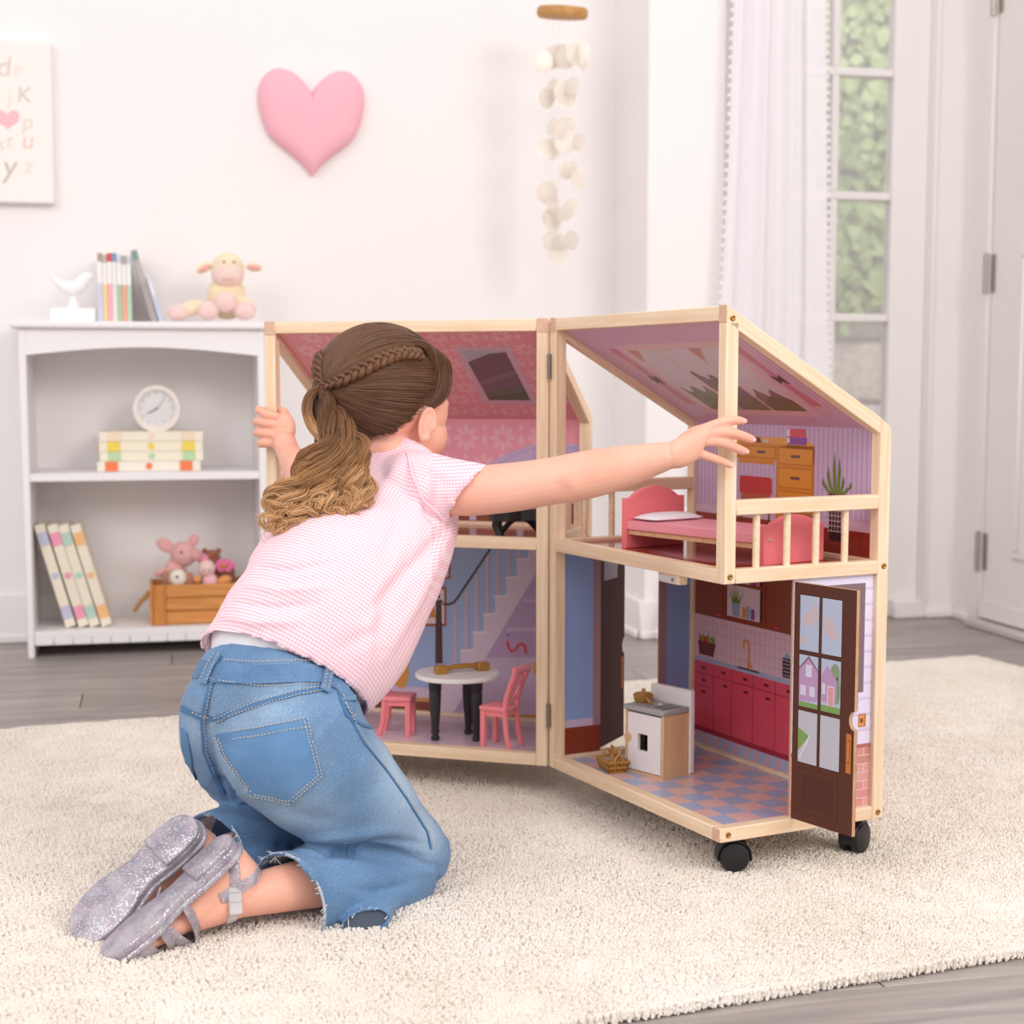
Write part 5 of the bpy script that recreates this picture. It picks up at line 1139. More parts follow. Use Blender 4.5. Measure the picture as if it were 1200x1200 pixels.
# ---- head frame
hf = Vector((.615, .785, -.07)).normalized(); hr = hf.cross(Vector((0, 0, 1))).normalized(); hu = hr.cross(hf).normalized()
HC = at(452, 475, 2.115); HS = 1.03
HM = frame(HC, hr*HS, hf*HS, hu*HS); HR3 = HM.to_3x3()
def H(r, f, u): return HM @ Vector((r, f, u))
body = MB()
def he(c, rad, n=3): body.ball(H(*c), rad, n=n, R=HR3)
he((0, -.008, .018), (.0705, .086, .076)); he((0, .022, -.028), (.058, .060, .064)); he((0, .050, -.072), (.022, .020, .018))
for s_ in (-1, 1):
    he((s_*.031, .044, -.036), (.029, .030, .032)); he((s_*.0425, .042, -.004), (.020, .023, .032)); he((s_*.026, .070, .006), (.020, .010, .010)); he((s_*.034, .022, -.058), (.020, .030, .022))
    eR = HR3 @ Matrix.Rotation(s_*-.35, 3, 'Z') @ Matrix.Rotation(-.12, 3, 'X'); ec = H(s_*.0700, .001, -.024)
    body.ball(ec, (.0045, .0105, .0195), n=3, R=eR); body.ball(ec+eR @ Vector((s_*.001, .003, -.016)), (.0045, .0062, .0062), n=2, R=HR3)
    body.tube([ec+eR @ Vector((s_*.0025, .0105*math.cos(q), .0205*math.sin(q))) for q in np.linspace(-2.0+PI*0, PI*1.15, 18)], .0033, 8) if s_ < 0 else body.tube([ec+eR @ Vector((s_*.0025, .0105*math.cos(q), .0205*math.sin(q))) for q in np.linspace(-.3, PI*1.45, 18)], .0033, 8)
he((0, .076, -.010), (.008, .010, .020)); he((0, .083, -.027), (.0105, .011, .0080)); he((0, .0745, -.052), (.017, .010, .0055)); he((0, .073, -.060), (.015, .010, .0055)); he((0, .068, .02), (.045, .016, .03))
limb(body, [H(0, -.022, -.045), at(470, 545, 2.10), at(462, 575, 2.09)], [.040, .037, .050])
# torso, hips and legs inside the clothes
body.rings(scale_rings(TOR, .86), 28)
hipR, hipL = at(352, 876, 1.90), at(300, 868, 1.995); knR, knL = at(494, 1005, 1.978), Vector((-.205, 2.10, .058))
ftR = (at(125, 1121, 1.745), at(272, 990, 1.822), Vector((-.52, -.24, .82))); ftL = (at(92, 1098, 1.80), at(228, 968, 1.862), Vector((-.27, -.69, .67)))
def foot_frame(ft):
    t_, h_, n_ = ft; L_ = (h_-t_).normalized(); n_ = (n_-L_*n_.dot(L_)).normalized(); return frame(t_, L_, n_.cross(L_), n_), (h_-t_).length   # x toe->heel, y across, z out of the sole
FR, lenR = foot_frame(ftR); FL, lenL = foot_frame(ftL)
anR, anL = FR @ Vector((lenR*.84, 0, -.058)), FL @ Vector((lenL*.84, 0, -.058))
body.rings([RG((250, 775), (405, 815), 1.945, .08, spine), RG((228, 830), (425, 850), 1.935, .09, spine), RG((240, 890), (430, 895), 1.94, .085, spine)], 24)
for hp, kn, an_, Ff, ln_ in ((hipR, knR, anR, FR, lenR), (hipL, knL, anL, FL, lenL)):
    limb(body, [hp, hp.lerp(kn, .5), kn+Vector((-.012, -.010, .006))], [.070, .058, .030]); calf = kn.lerp(an_, .42)+Vector((0, 0, .004))
    limb(body, [kn+Vector((-.012, -.010, .004)), calf-Vector((0, 0, .006)), kn.lerp(an_, .75), an_], [.030, .033, .029, .0235])
    limb(body, [an_, Ff @ Vector((ln_*.93, 0, -.028)), Ff @ Vector((ln_*.95, 0, -.016))], [.0225, .0245, .018], sub=3)
    limb(body, [Ff @ Vector((ln_*.90, 0, -.026)), Ff @ Vector((ln_*.70, .001, -.030)), Ff @ Vector((ln_*.45, .002, -.024)), Ff @ Vector((ln_*.22, .001, -.015))], [(.020, .022), (.024, .022), (.018, .026), (.0105, .028)], sub=4)
    limb(body, [an_, Ff @ Vector((ln_*.55, 0, -.034))], [.023, .02], sub=3)
    for i, (y, x0) in enumerate(((-.022, .055), (-.011, .045), (0, .05), (.0105, .06), (.0205, .085))):
        yy = y if Ff is FR else -y
        limb(body, [Ff @ Vector((ln_*.24, yy, -.014)), Ff @ Vector((ln_*x0+.012, yy*1.05, -.012)), Ff @ Vector((ln_*x0+.006, yy*1.05, -.010))], [.0075, .0072 if i else .0072, .0062], n=10, sub=2)
# arms
limb(body, [at(480, 575, 2.05), shR, at(550, 575, 2.02), at(600, 571, 2.01), elR, at(690, 556, 1.993), at(735, 546, 1.982), wrR], [.040, .036, .0325, .0315, .0300, .0305, .0262, (.0168, .0195)])
limb(body, [at(440, 575, 2.14), shL, shL.lerp(elL, .5), elL, elL.lerp(wrL, .45), wrL], [.036, .036, .0315, .029, .028, .0185])
# right hand, spread in front of the corner post
def finger(P, R): limb(body, P, R, n=12, sub=4)
hY = 1.972
body.rings([(wrR, Vector((0, 0, .0172)), Vector((0, .0185, 0))), (at(800, 528.5, hY), Vector((.003, 0, .0215)), Vector((0, .0145, 0))), (at(814, 522.5, hY-.001), Vector((.006, 0, .0235)), Vector((0, .0125, 0))), (at(826, 517.5, hY), Vector((.007, 0, .0215)), Vector((0, .0095, 0)))], 20, True, 5)
KN = [((824, 503), (836, 498.5), (851, 493.5), (863, 492.5), (870.5, 493.6)), ((827, 509.5), (838, 507), (857, 507.4), (872, 511.5), (881, 515)), ((824, 517.5), (836, 517), (851, 520.2), (864, 525.5), (873, 529)), ((815, 529), (823, 532.5), (836, 537), (848, 541.5), (856, 545))]
FRr = [(.0066, .0066, .0062, .0058, .0050), (.0068, .0068, .0066, .0062, .0054), (.0068, .0067, .0064, .0060, .0052), (.0062, .0062, .0057, .0053, .0046)]
YY_ = [(hY, hY+.001, 1.979, 1.983, 1.987), (hY, hY, 1.977, 1.984, 1.990), (hY, hY, 1.977, 1.985, 1.991), (hY+.002, hY, 1.978, 1.984, 1.986)]
for P, R, Yq in zip(KN, FRr, YY_): finger([at(x, y, Y_) for (x, y), Y_ in zip(P, Yq)], R)
finger([at(802, 518, hY+.008), at(815, 508, hY+.022), at(829, 503, hY+.036), at(837, 502, hY+.048)], [.011, .0095, .0078, .006])
# left hand closed round the far post
body.ball(at(330, 505, 2.528), (.0225, .014, .030), n=3, R=Matrix.Rotation(.25, 3, 'Y'))
limb(body, [wrL, at(333, 518, 2.515)], [.0185, .019], sub=3)
for i, (y0, y1, xk) in enumerate(((486, 480.5, 304), (496, 494, 301.5), (508, 507, 302.5), (519, 519.5, 306))):
    finger([at(324, y0+2, 2.522), at(312, y0, 2.522), at(xk, y1, 2.534), at(xk-.5, y1+.5, 2.552), at(xk+6, y1+1, 2.578), at(xk+13, y1+1, 2.585)], [.0072, .0074, .0072, .0066, .0062, .0054])
finger([at(338, 505, 2.525), at(336, 492, 2.53), at(333, 483, 2.548), at(327, 481, 2.572)], [.0105, .009, .0075, .006])
bme = fuse(body, .0019, 3, .5)
crease(bme, bvh_of(bme), [([(654, 562), (659, 573), (655, 586)], -.0024, .010), ([(668, 560), (674, 574), (668, 588)], .0016, .010), ([(783, 520), (784, 534), (786, 547)], -.0016, .0025), ([(790, 520), (796, 520)], .001, .004)])
skin = mat('child_skin', '#f2b8a1', .5, col2='#efae96', vscale=18, sss=.12, spec=.35)
person = link('person', bme, skin, ang=180); setp(person, 'child with curly brown ponytail kneeling in pink shirt and jeans, arms spread to house', 'person')
PB = person
bbv = BVHTree.FromPolygons([person.matrix_basis @ v.co for v in bme.vertices], [p.vertices[:] for p in bme.polygons])
# eyes, brows and lips, turned to the house
for s_ in (-1, 1):
    e = obj('eye', MB().ball(H(s_*.0265, .0645, -.010), (.0120, .0088, .0088), n=3, R=HR3), mat('eye_white', '#f4efec', .2), PB)
    obj('iris', MB().ball(H(s_*.0272, .0724, -.010), (.0062, .0030, .0066), n=2, R=HR3), mat('brown_iris', '#4a3020', .2), e)
    obj('eyelash', MB().tube([H(s_*(.018+.02*t/6), .0755-.010*(t/6)**2, -.0020-.003*(t/6)+.004*math.sin(PI*t/6)) for t in range(7)], .0011, 6), mat('dark_lash', '#3b2a22', .7), PB)
    obj('eyebrow', MB().tube([H(s_*(.013+.028*t/6), .080-.010*(t/6)**2, (.020-.004*(t/6)+.004*math.sin(PI*t/6))) for t in range(7)], [.0008, .0016, .0018, .0017, .0014, .001, .0006], 6), mat('soft_brow', '#7a5a44', .8), PB)
obj('lips', MB().tube([H(-.015, .0815, -.056), H(-.007, .0862, -.0545), H(0, .0867, -.0555), H(.007, .0862, -.0545), H(.015, .0815, -.056)], [.0008, .0020, .0018, .0020, .0008], 8), mat('lip_pink', '#d98a84', .45), PB)
nailm = mat('fingernail_pink', '#f3b6b0', .3)
for P, R, Yq in zip(KN, FRr, YY_):
    c = at(*P[4], Yq[4]); t = (at(*P[4], Yq[4])-at(*P[3], Yq[3])).normalized(); z = Vector((0, -1, .15)); z = (z-t*z.dot(t)).normalized()
    obj('fingernail', MB().ball(c+z*(R[4]-.0010)+t*.0005, (.0036, .0030, .0011), n=2, R=frame((0, 0, 0), t, z.cross(t), z).to_3x3()), nailm, PB)
# ---- jeans
J = MB()
PEL = [RG((238, 770), (416, 814), 1.945, .078, spine), RG((224, 798), (424, 834), 1.938, .094, spine), RG((211, 835), (430, 862), 1.930, .105, spine), RG((214, 885), (438, 900), 1.935, .104, spine), RG((245, 925), (440, 932), 1.945, .086, spine)]
wr = [(c+spine*.002, a*.93, b*.93) for c, a, b in PEL[:1]]+[(PEL[1][0], PEL[1][1]*.86, PEL[1][2]*.86)]
J.rings(PEL[::-1]+wr, 36, True, 5)
limb(J, [at(343, 868, 1.898), at(372, 900, 1.902), at(421, 944, 1.930), at(461, 979, 1.957), at(489, 1002, 1.974)], [.094, .084, .069, .055, .045], n=32)
limb(J, [at(300, 868, 1.995), hipL.lerp(knL, .5), knL], [.092, .076, .052], n=28)
def shin(P, R, hemA, hemB, hemY, r2, ax, dA=0, dB=0):
    """trouser leg lying on the rug, open and hollow at its hem"""
    P = [Vector(p) for p in P]; rg = []; up = Vector((0, 0, 1))
    for i in range(len(P)):
        t = (P[min(i+1, len(P)-1)]-P[max(i-1, 0)]).normalized(); a = (up-t*up.dot(t)).normalized(); b = t.cross(a); rg.append((P[i], a*R[i][0], b*R[i][1]))
    a, b = (hemA, hemB) if isinstance(hemA, Vector) else (at(*hemA, hemY+dA), at(*hemB, hemY+dB)); c = (a+b)/2; u = (a-b)/2; t = (c-P[-1]).normalized(); v = t.cross(u).normalized()*r2
    # match the first axis with 'up'
    if u.z < 0: u, v = -u, -v
    hem = (c, u, v); rg.append(hem); k = len(rg)
    rg.append((c-t*.001, u*.90, v*.90)); rg.append((c-t*.035, u*.84, v*.84)); rg.append((c-t*.06, u*.7, v*.7))
    J.rings(rg, 32, True, 6); return hem, t
hemR, tR = shin([at(488, 1012, 1.972), at(452, 1030, 1.945), at(405, 1037, 1.905), at(368, 1043, 1.878)], [(.044, .046), (.053, .052), (.057, .056), (.057, .058)], (312, 1003), (370, 1103), 1.845, .060, 0, .022, -.01)
c_, t_ = anL.lerp(knL, .10), (anL-knL).normalized()
hemL, tL = shin([knL, knL.lerp(anL, .3)+Vector((0, 0, .006)), knL.lerp(anL, .62)+Vector((0, 0, .008))], [(.05, .052), (.054, .055), (.056, .058)], c_+Vector((0, 0, .060)), c_+Vector((0, 0, -.050)), 0, .062, 0)
# the loose fold of the hem that lies open on the rug
fu = (at(458, 1078, 1.842)-at(398, 1092, 1.828))/2
fl_r = [(at(462, 1040, 1.925), fu*.8, Vector((0, .01, .030))), (at(440, 1064, 1.880), fu*.9, Vector((0, .008, .020))), (at(428, 1081, 1.834), fu, Vector((0, .005, .0165)))]
c, u, v = fl_r[-1]; tt = (c-fl_r[1][0]).normalized()
J.rings(fl_r+[(c-tt*.001, u*.90, v*.80), (c-tt*.03, u*.86, v*.74)], 24, True, 5)
jme = fuse(J, .0028, 4, .5)
jb = bvh_of(jme)
crease(jme, jb, [([(330, 990), (380, 1000), (430, 996), (490, 1006)], -.014, .008), ([(395, 998), (440, 985), (500, 990)], -.006, .006), ([(430, 1000), (470, 1008), (515, 1018)], -.006, .0055), ([(350, 985), (420, 978), (470, 975)], .005, .008), ([(440, 1006), (490, 1016), (520, 1026)], .004, .006),
                 ([(380, 1010), (420, 1012), (470, 1030)], .004, .009), ([(405, 1040), (440, 1046), (490, 1030)], -.004, .006), ([(340, 1010), (390, 1030), (430, 1062)], .003, .010), ([(425, 830), (440, 850), (455, 880)], -.004, .006), ([(405, 845), (425, 880), (435, 910)], .003, .007),
                 ([(258, 770), (246, 810), (240, 850), (252, 900), (268, 940)], -.0055, .006), ([(330, 800), (345, 900), (335, 960)], .002, .03), ([(230, 800), (225, 850)], .003, .012), ([(300, 920), (350, 955), (400, 965)], -.003, .012), ([(420, 880), (470, 940), (505, 985)], .003, .012),
                 ([(240, 970), (290, 985), (330, 990)], -.004, .01), ([(260, 955), (300, 965), (335, 972)], .004, .008)])
wrinkle(jme, .0028, (9, 26), (.6, .4, .3), 3)
jb = bvh_of(jme)
# denim: blue twill with worn, faded areas on seat and thigh
dn = mat('blue_denim', '#5f8fc0', .85, sheen=.15); N, L = nodes(dn); b_ = N['Principled BSDF']
tc = N.new('ShaderNodeTexCoord'); n1 = N.new('ShaderNodeTexNoise'); n1.inputs['Scale'].default_value = 11; n1.inputs['Detail'].default_value = 5; L.new(tc.outputs['Object'], n1.inputs['Vector'])
n2 = N.new('ShaderNodeTexNoise'); n2.inputs['Scale'].default_value = 420; n2.inputs['Detail'].default_value = 2; L.new(tc.outputs['Object'], n2.inputs['Vector'])
at_ = N.new('ShaderNodeAttribute'); at_.attribute_name = 'fade'
r1 = N.new('ShaderNodeValToRGB'); L.new(n1.outputs[0], r1.inputs[0]); r1.color_ramp.elements[0].position = .3; r1.color_ramp.elements[1].position = .7; r1.color_ramp.elements[0].color = (*lin('#4b6f98'), 1); r1.color_ramp.elements[1].color = (*lin('#6a8fb5'), 1)
m1 = N.new('ShaderNodeMixRGB'); L.new(at_.outputs['Fac'], m1.inputs[0]); L.new(r1.outputs[0], m1.inputs[1]); m1.inputs[2].default_value = (*lin('#b3cade'), 1)
m2 = N.new('ShaderNodeMixRGB'); m2.blend_type = 'OVERLAY'; m2.inputs[0].default_value = .38; L.new(m1.outputs[0], m2.inputs[1]); L.new(n2.outputs[0], m2.inputs[2]); L.new(m2.outputs[0], b_.inputs['Base Color'])
bp = N.new('ShaderNodeBump'); bp.inputs['Strength'].default_value = .25; bp.inputs['Distance'].default_value = .001; L.new(n2.outputs[0], bp.inputs['Height']); L.new(bp.outputs[0], b_.inputs['Normal'])
co = coords(jme); fd_ = np.zeros(len(co))
for (px, py, rad_, k_) in ((300, 880, .07, .55), (235, 860, .04, .4), (355, 960, .05, .25), (475, 925, .05, .7), (505, 975, .035, .6), (450, 880, .035, .45), (330, 800, .035, .2)):
    h, n_ = surf(jb, px, py)
    if h: fd_ += k_*np.exp(-(np.linalg.norm(co-np.array(h), axis=1)/rad_)**2)
fa = jme.attributes.new('fade', 'FLOAT', 'POINT'); fa.data.foreach_set('value', np.clip(fd_, 0, .85).astype(np.float32))
jeans = link('jeans', jme, dn, PB, ang=180)
dnd = mat('denim_seam', '#5079a6', .85, bump=.3, bscale=400); thread = mat('tan_stitching', '#d9c2a0', .8); lining = mat('denim_lining', '#b9c3d2', .9, bump=.2, bscale=500)
def strip(name, pts, wid, m, par, off=.0008, th=.0012, step=5):
    """a flat cloth strip lying on the surface"""
    P, Nn = path_on(jb, pts, step, off)
    if len(P) < 2: return None
    mb = MB(); V = []; Fs = []
    for i in range(len(P)):
        t = (P[min(i+1, len(P)-1)]-P[max(i-1, 0)]).normalized(); s_ = t.cross(Nn[i]).normalized()*wid/2; n_ = Nn[i]*th
        V += [P[i]-s_-n_, P[i]-s_+n_, P[i]+s_+n_, P[i]+s_-n_]
    for i in range(len(P)-1):
        for j in range(4): Fs.append((i*4+j, i*4+(j+1) % 4, (i+1)*4+(j+1) % 4, (i+1)*4+j))
    Fs += [(3, 2, 1, 0), tuple((len(P)-1)*4+j for j in range(4))]; mb.add(V, Fs); return obj(name, mb, m, par, ang=60)
def stitch(pts, par, off=.0014, dash=.0032, r=.00055):
    P, Nn = path_on(jb, pts, 2, off); mb = MB(); acc = 0; seg = []
    for i in range(len(P)-1):
        l_ = (P[i+1]-P[i]).length; acc += l_; seg.append(P[i])
        if acc > dash:
            if len(seg) > 1: mb.tube([seg[0], seg[-1]], r, 4)
            acc = 0; seg = []
    if mb.v: obj('stitching', mb, thread, par, smooth=False)
# waistband, yoke, seams
wb_ = strip('waistband', [(231, 784), (252, 789), (300, 791), (350, 789), (378, 790), (398, 802), (414, 832)], .025, dn, jeans, .0006, .0016)
stitch([(226, 786), (250, 797), (300, 803), (350, 803), (383, 802)], jeans, .0030); stitch([(240, 772), (300, 777), (350, 775), (380, 777)], jeans, .0030)
strip('yoke_seam', [(213, 830), (238, 841), (252, 843), (300, 826), (350, 812), (385, 806)], .0075, dnd, jeans); stitch([(213, 828), (238, 839), (252, 841), (300, 824), (350, 810), (385, 804)], jeans, .0026); stitch([(252, 846), (300, 830), (350, 815), (385, 809)], jeans, .0026)
strip('seat_seam', [(248, 800), (237, 842), (240, 880), (250, 905), (262, 930)], .006, dnd, jeans); stitch([(250, 800), (239, 842), (242, 880), (252, 905)], jeans, .0026)
sd_ = [(393, 803), (403, 830), (425, 870), (450, 900), (475, 935), (500, 975), (505, 995)]
strip('side_seam', sd_, .0022, dnd, jeans); stitch([(x+3, y) for x, y in sd_], jeans, .0022)
for pts in ([(257, 768), (250, 780), (240, 802)], [(389, 770), (384, 784), (379, 812)]): l_ = strip('belt_loop', pts, .0125, dn, jeans, .0045, .0012); stitch([(x-3, y) for x, y in pts], jeans, .0064); stitch([(x+3, y) for x, y in pts], jeans, .0064)
# back pocket
pk_ = [(253, 861), (361, 841), (378, 909), (342, 941), (296, 932), (262, 884)]
def patch(name, poly, m, par, off, nn=16):
    """cloth patch whose outline is drawn on the surface"""
    cx = sum(p[0] for p in poly)/len(poly); cy = sum(p[1] for p in poly)/len(poly); out = []
    for (a, b), (c, d) in zip(poly, poly[1:]+poly[:1]):
        for i in range(6): out.append((a+(c-a)*i/6, b+(d-b)*i/6))
    V = []; Fs = []; k = len(out); ring_ = [1, .985, .75, .5, .25]
    for q, s_ in enumerate(ring_):
        for p in out:
            k2 = s_; h = None
            while h is None and k2 > 0: h, n_ = surf(jb, cx+(p[0]-cx)*k2, cy+(p[1]-cy)*k2); k2 -= .03
            V.append(h+n_*(-.0008 if q == 0 else off))
    h, n_ = surf(jb, cx, cy); V.append(h+n_*off)
    for q in range(len(ring_)-1):
        for i in range(k): Fs.append((q*k+i, q*k+(i+1) % k, (q+1)*k+(i+1) % k, (q+1)*k+i))
    for i in range(k): Fs.append(((len(ring_)-1)*k+i, (len(ring_)-1)*k+(i+1) % k, len(V)-1))
    return obj(name, MB().add(V, Fs), m, par, ang=60)
dnp = mat('denim_pocket', '#668fba', .85, col2='#5a82ad', vscale=22, bump=.2, bscale=420)
pocket = patch('back_pocket', pk_, dnp, jeans, .0036)
cen = (313, 893); ins = lambda s_: [(cen[0]+(x-cen[0])*s_, cen[1]+(y-cen[1])*s_) for x, y in pk_]
i96, i88 = ins(.965), ins(.9); stitch(i96[1:]+i96[:1], jeans, .0044); stitch(i88[1:]+i88[:1], jeans, .0044); stitch([(256, 861), (360, 842)], jeans, .0044); stitch([(258, 870), (364, 851)], jeans, .0044)
patch('back_pocket', [(213, 852), (220, 858), (228, 905), (234, 922), (222, 905), (215, 880)], dnp, jeans, .0022)
strip('front_pocket_edge', [(398, 818), (405, 838), (424, 850), (434, 853)], .004, dnd, jeans); stitch([(400, 812), (408, 835), (426, 846)], jeans, .0026)
# pale inside of the hems, dark shade plug in the fold, frayed threads
obj('hem_lining', MB().rings([(fl_r[-1][0]-tt*.002, fu*.89, fl_r[-1][2]*.78), (fl_r[-1][0]-tt*.018, fu*.84, fl_r[-1][2]*.70)], 24, True, 2), mat('denim_inside_shade', '#4c5564', .9), jeans)  # dark plug: the shade inside the open fold is put into its colour
for (c, u, v), t in ((hemR, tR), (hemL, tL)):
    R_ = [(c+t*.0005, u*1.0, v*1.0), (c+t*.0012, u*.93, v*.93), (c-t*.012, u*.885, v*.885), (c-t*.034, u*.83, v*.83)]
    obj('hem_lining', MB().rings(R_, 40, False, 3), lining, jeans, ang=180)
fr_ = []
for (c, u, v), t, nn in ((hemR, tR, 70), (hemL, tL, 40), ((fl_r[-1][0], fl_r[-1][1]*.9, fl_r[-1][2]*.9), tt, 26)):
    for i in range(nn):
        a = random.uniform(0, 2*PI); q = c+u*math.cos(a)*.98+v*math.sin(a)*.98; d_ = t*random.uniform(.002, .009)+Vector((random.gauss(0, .003), random.gauss(0, .003), random.gauss(0, .003)))
        fr_.append([q-t*.001, q+d_*.5+Vector((0, 0, random.gauss(0, .001))), q+d_])
for px, py in ((368, 1078), (372, 1084), (366, 1090), (374, 1094), (318, 1008), (322, 1004)):
    h, n_ = surf(jb, px, py)
    if h:
        for i in range(4): d_ = Vector((random.gauss(0, .006), random.gauss(-.002, .002), random.gauss(0, .005))); fr_.append([h+n_*.0005, h+n_*.002+d_*.5, h+n_*.003+d_])
hairs('frayed_threads', np.array([[tuple(p) for p in s_] for s_ in fr_]), np.array([.0004, .0004, .0003]), mat('frayed_cotton', '#e6e6ea', .9), jeans)
# ---- undershirt strip, pink gingham shirt
ush = MB(); ush.rings([(c-spine*.012, a*.93, b*.93) for c, a, b in PEL[:1]]+[((PEL[0][0]).lerp(TOR[0][0], .6), PEL[0][1]*.955, PEL[0][2]*.955), (TOR[0][0]+spine*.012, TOR[0][1]*.93, TOR[0][2]*.95), (TOR[0][0]+spine*.04, TOR[0][1]*.91, TOR[0][2]*.92)], 36, True, 5)
obj('undershirt', ush, mat('white_cotton_jersey', '#f1eef2', .85), PB, ang=180)
Sh = MB(); t0 = TOR[0]
hemring = [(t0[0]+spine*.035, t0[1]*.9, t0[2]*.9), (t0[0]+spine*.0015, t0[1]*.945, t0[2]*.945), t0]
Sh.rings(hemring+TOR[1:-1]+[(TOR[-1][0], TOR[-1][1]*1.0, TOR[-1][2])], 40, True, 6)
def sleeve(P, R, endc, u, v):
    P = [Vector(p) for p in P]; rg = []; up = Vector((0, 0, 1))
    for i in range(len(P)):
        t = (P[min(i+1, len(P)-1)]-P[max(i-1, 0)]).normalized(); a = (up-t*up.dot(t)).normalized(); b = t.cross(a); rg.append((P[i], a*R[i], b*R[i]))
    t = (endc-P[-1]).normalized(); b = t.cross(u).normalized()*v; rg += [(endc, u, b), (endc-t*.001, u*.88, b*.88), (endc-t*.03, u*.84, b*.84)]
    Sh.rings(rg, 28, True, 5); Sh.ball(P[0], R[0]*.98, n=3)
sleeve([at(480, 572, 2.05), at(503, 572, 2.035), at(528, 575, 2.025)], [.050, .046, .0415], at(549, 577, 2.018), (at(571, 545, 2.012)-at(529, 609, 2.024))/2, .038)
sleeve([at(440, 575, 2.14), shL, shL.lerp(elL, .25)], [.050, .045, .041], shL.lerp(elL, .5), Vector((0, 0, .039)), .039)
Sh.ball(at(455, 560, 2.10), .055, n=3)
sme = fuse(Sh, .0036, 6, .5)
sb_ = bvh_of(sme)
crease(sme, sb_, [([(535, 608), (505, 640), (470, 680), (430, 720)], -0.0060, .008), ([(520, 640), (490, 700), (450, 770)], 0.0060, .012), ([(480, 545), (470, 600), (450, 660)], -0.0045, .010), ([(470, 540), (440, 590), (420, 640)], 0.0045, .010), ([(505, 560), (500, 600), (520, 625)], -0.0060, .006),
                  ([(300, 665), (340, 668), (390, 660)], -0.0045, .005), ([(285, 685), (330, 692), (380, 688)], 0.0053, .006), ([(272, 705), (320, 712), (370, 708)], -0.0053, .005), ([(258, 722), (300, 730), (350, 728)], 0.0053, .006), ([(440, 700), (430, 760), (425, 815)], 0.0045, .010), ([(480, 650), (440, 740), (400, 760)], -0.0045, .010),
                  ([(545, 560), (525, 580), (535, 605)], 0.0037, .006), ([(500, 545), (530, 560), (560, 560)], 0.0037, .007)])
wrinkle(sme, .0045, (30, 7), spine, 9, lambda c: np.clip(1.25-(c[:, 0]-at(250, 700, 1.97).x)/.16, .25, 1.1))
ging = mat('pink_gingham', '#f7c3cf', .85); N, L = nodes(ging); b_ = N['Principled BSDF']
aa = N.new('ShaderNodeAttribute'); aa.attribute_name = 'weave'; sp_ = N.new('ShaderNodeSeparateXYZ'); L.new(aa.outputs['Vector'], sp_.inputs[0])
def M_(op, a, b=None):
    m_ = N.new('ShaderNodeMath'); m_.operation = op
    for i, q in enumerate((a, b)):
        if q is None: continue
        if hasattr(q, 'default_value') and not isinstance(q, (int, float)): L.new(q, m_.inputs[i])
        else: m_.inputs[i].default_value = q
    return m_.outputs[0]
sa = M_('GREATER_THAN', M_('FRACT', M_('DIVIDE', sp_.outputs['X'], .0042)), .5); sb2 = M_('GREATER_THAN', M_('FRACT', M_('DIVIDE', sp_.outputs['Y'], .0042)), .5)
k_ = M_('ADD', M_('MULTIPLY', sa, .68), M_('MULTIPLY', sb2, .32)); mx = N.new('ShaderNodeMixRGB'); L.new(k_, mx.inputs[0]); mx.inputs[1].default_value = (*lin('#fbe8ec'), 1); mx.inputs[2].default_value = (*lin('#f4b8c8'), 1); L.new(mx.outputs[0], b_.inputs['Base Color'])
co = coords(sme); wv = np.zeros_like(co); lat = (at(434, 833, 1.95)-at(236, 747, 1.95)).normalized(); lat = (lat-spine*lat.dot(spine)).normalized(); dep = spine.cross(lat)
rel = co-np.array(TOR[0][0]); wv[:, 0] = rel @ np.array(spine); ang_ = np.arctan2(rel @ np.array(dep), rel @ np.array(lat)); wv[:, 1] = rel @ np.array(lat)
arm = (elR-shR).normalized(); am = (co[:, 0] > at(505, 570, 2.03).x); ra_ = co-np.array(shR); wv[am, 0] = (ra_ @ np.array((arm.cross(Vector((0, -1, 0)))).normalized()))[am]; wv[am, 1] = (ra_ @ np.array(arm))[am]
al = sme.attributes.new('weave', 'FLOAT_VECTOR', 'POINT'); al.data.foreach_set('vector', wv.astype(np.float32).ravel())
shirt = link('shirt', sme, ging, PB, ang=180)
pinkt = mat('pale_pink_binding', '#f6d3da', .85)
def band(name, pts, wid, off=.001, th=.0012):
    global jb
    k = jb; jb = sb_; o = strip(name, pts, wid, pinkt, shirt, off, th, 4); jb = k; return o
sb_ = bvh_of(sme) if False else sb_
band('armhole_seam', [(478, 530), (484, 556), (496, 585), (520, 608)], .003)
def bez(P, n):
    A = np.array([tuple(p) for p in P]); k = len(A); t = np.linspace(0, k-1, n); out = []
    for x in t:
        i = min(int(x), k-2); f = x-i; p0, p1, p2, p3 = A[max(i-1, 0)], A[i], A[i+1], A[min(i+2, k-1)]
        out.append(.5*((2*p1)+(p2-p0)*f+(2*p0-5*p1+4*p2-p3)*f*f+(3*p1-p0-3*p2+p3)*f**3))
    return np.array(out)
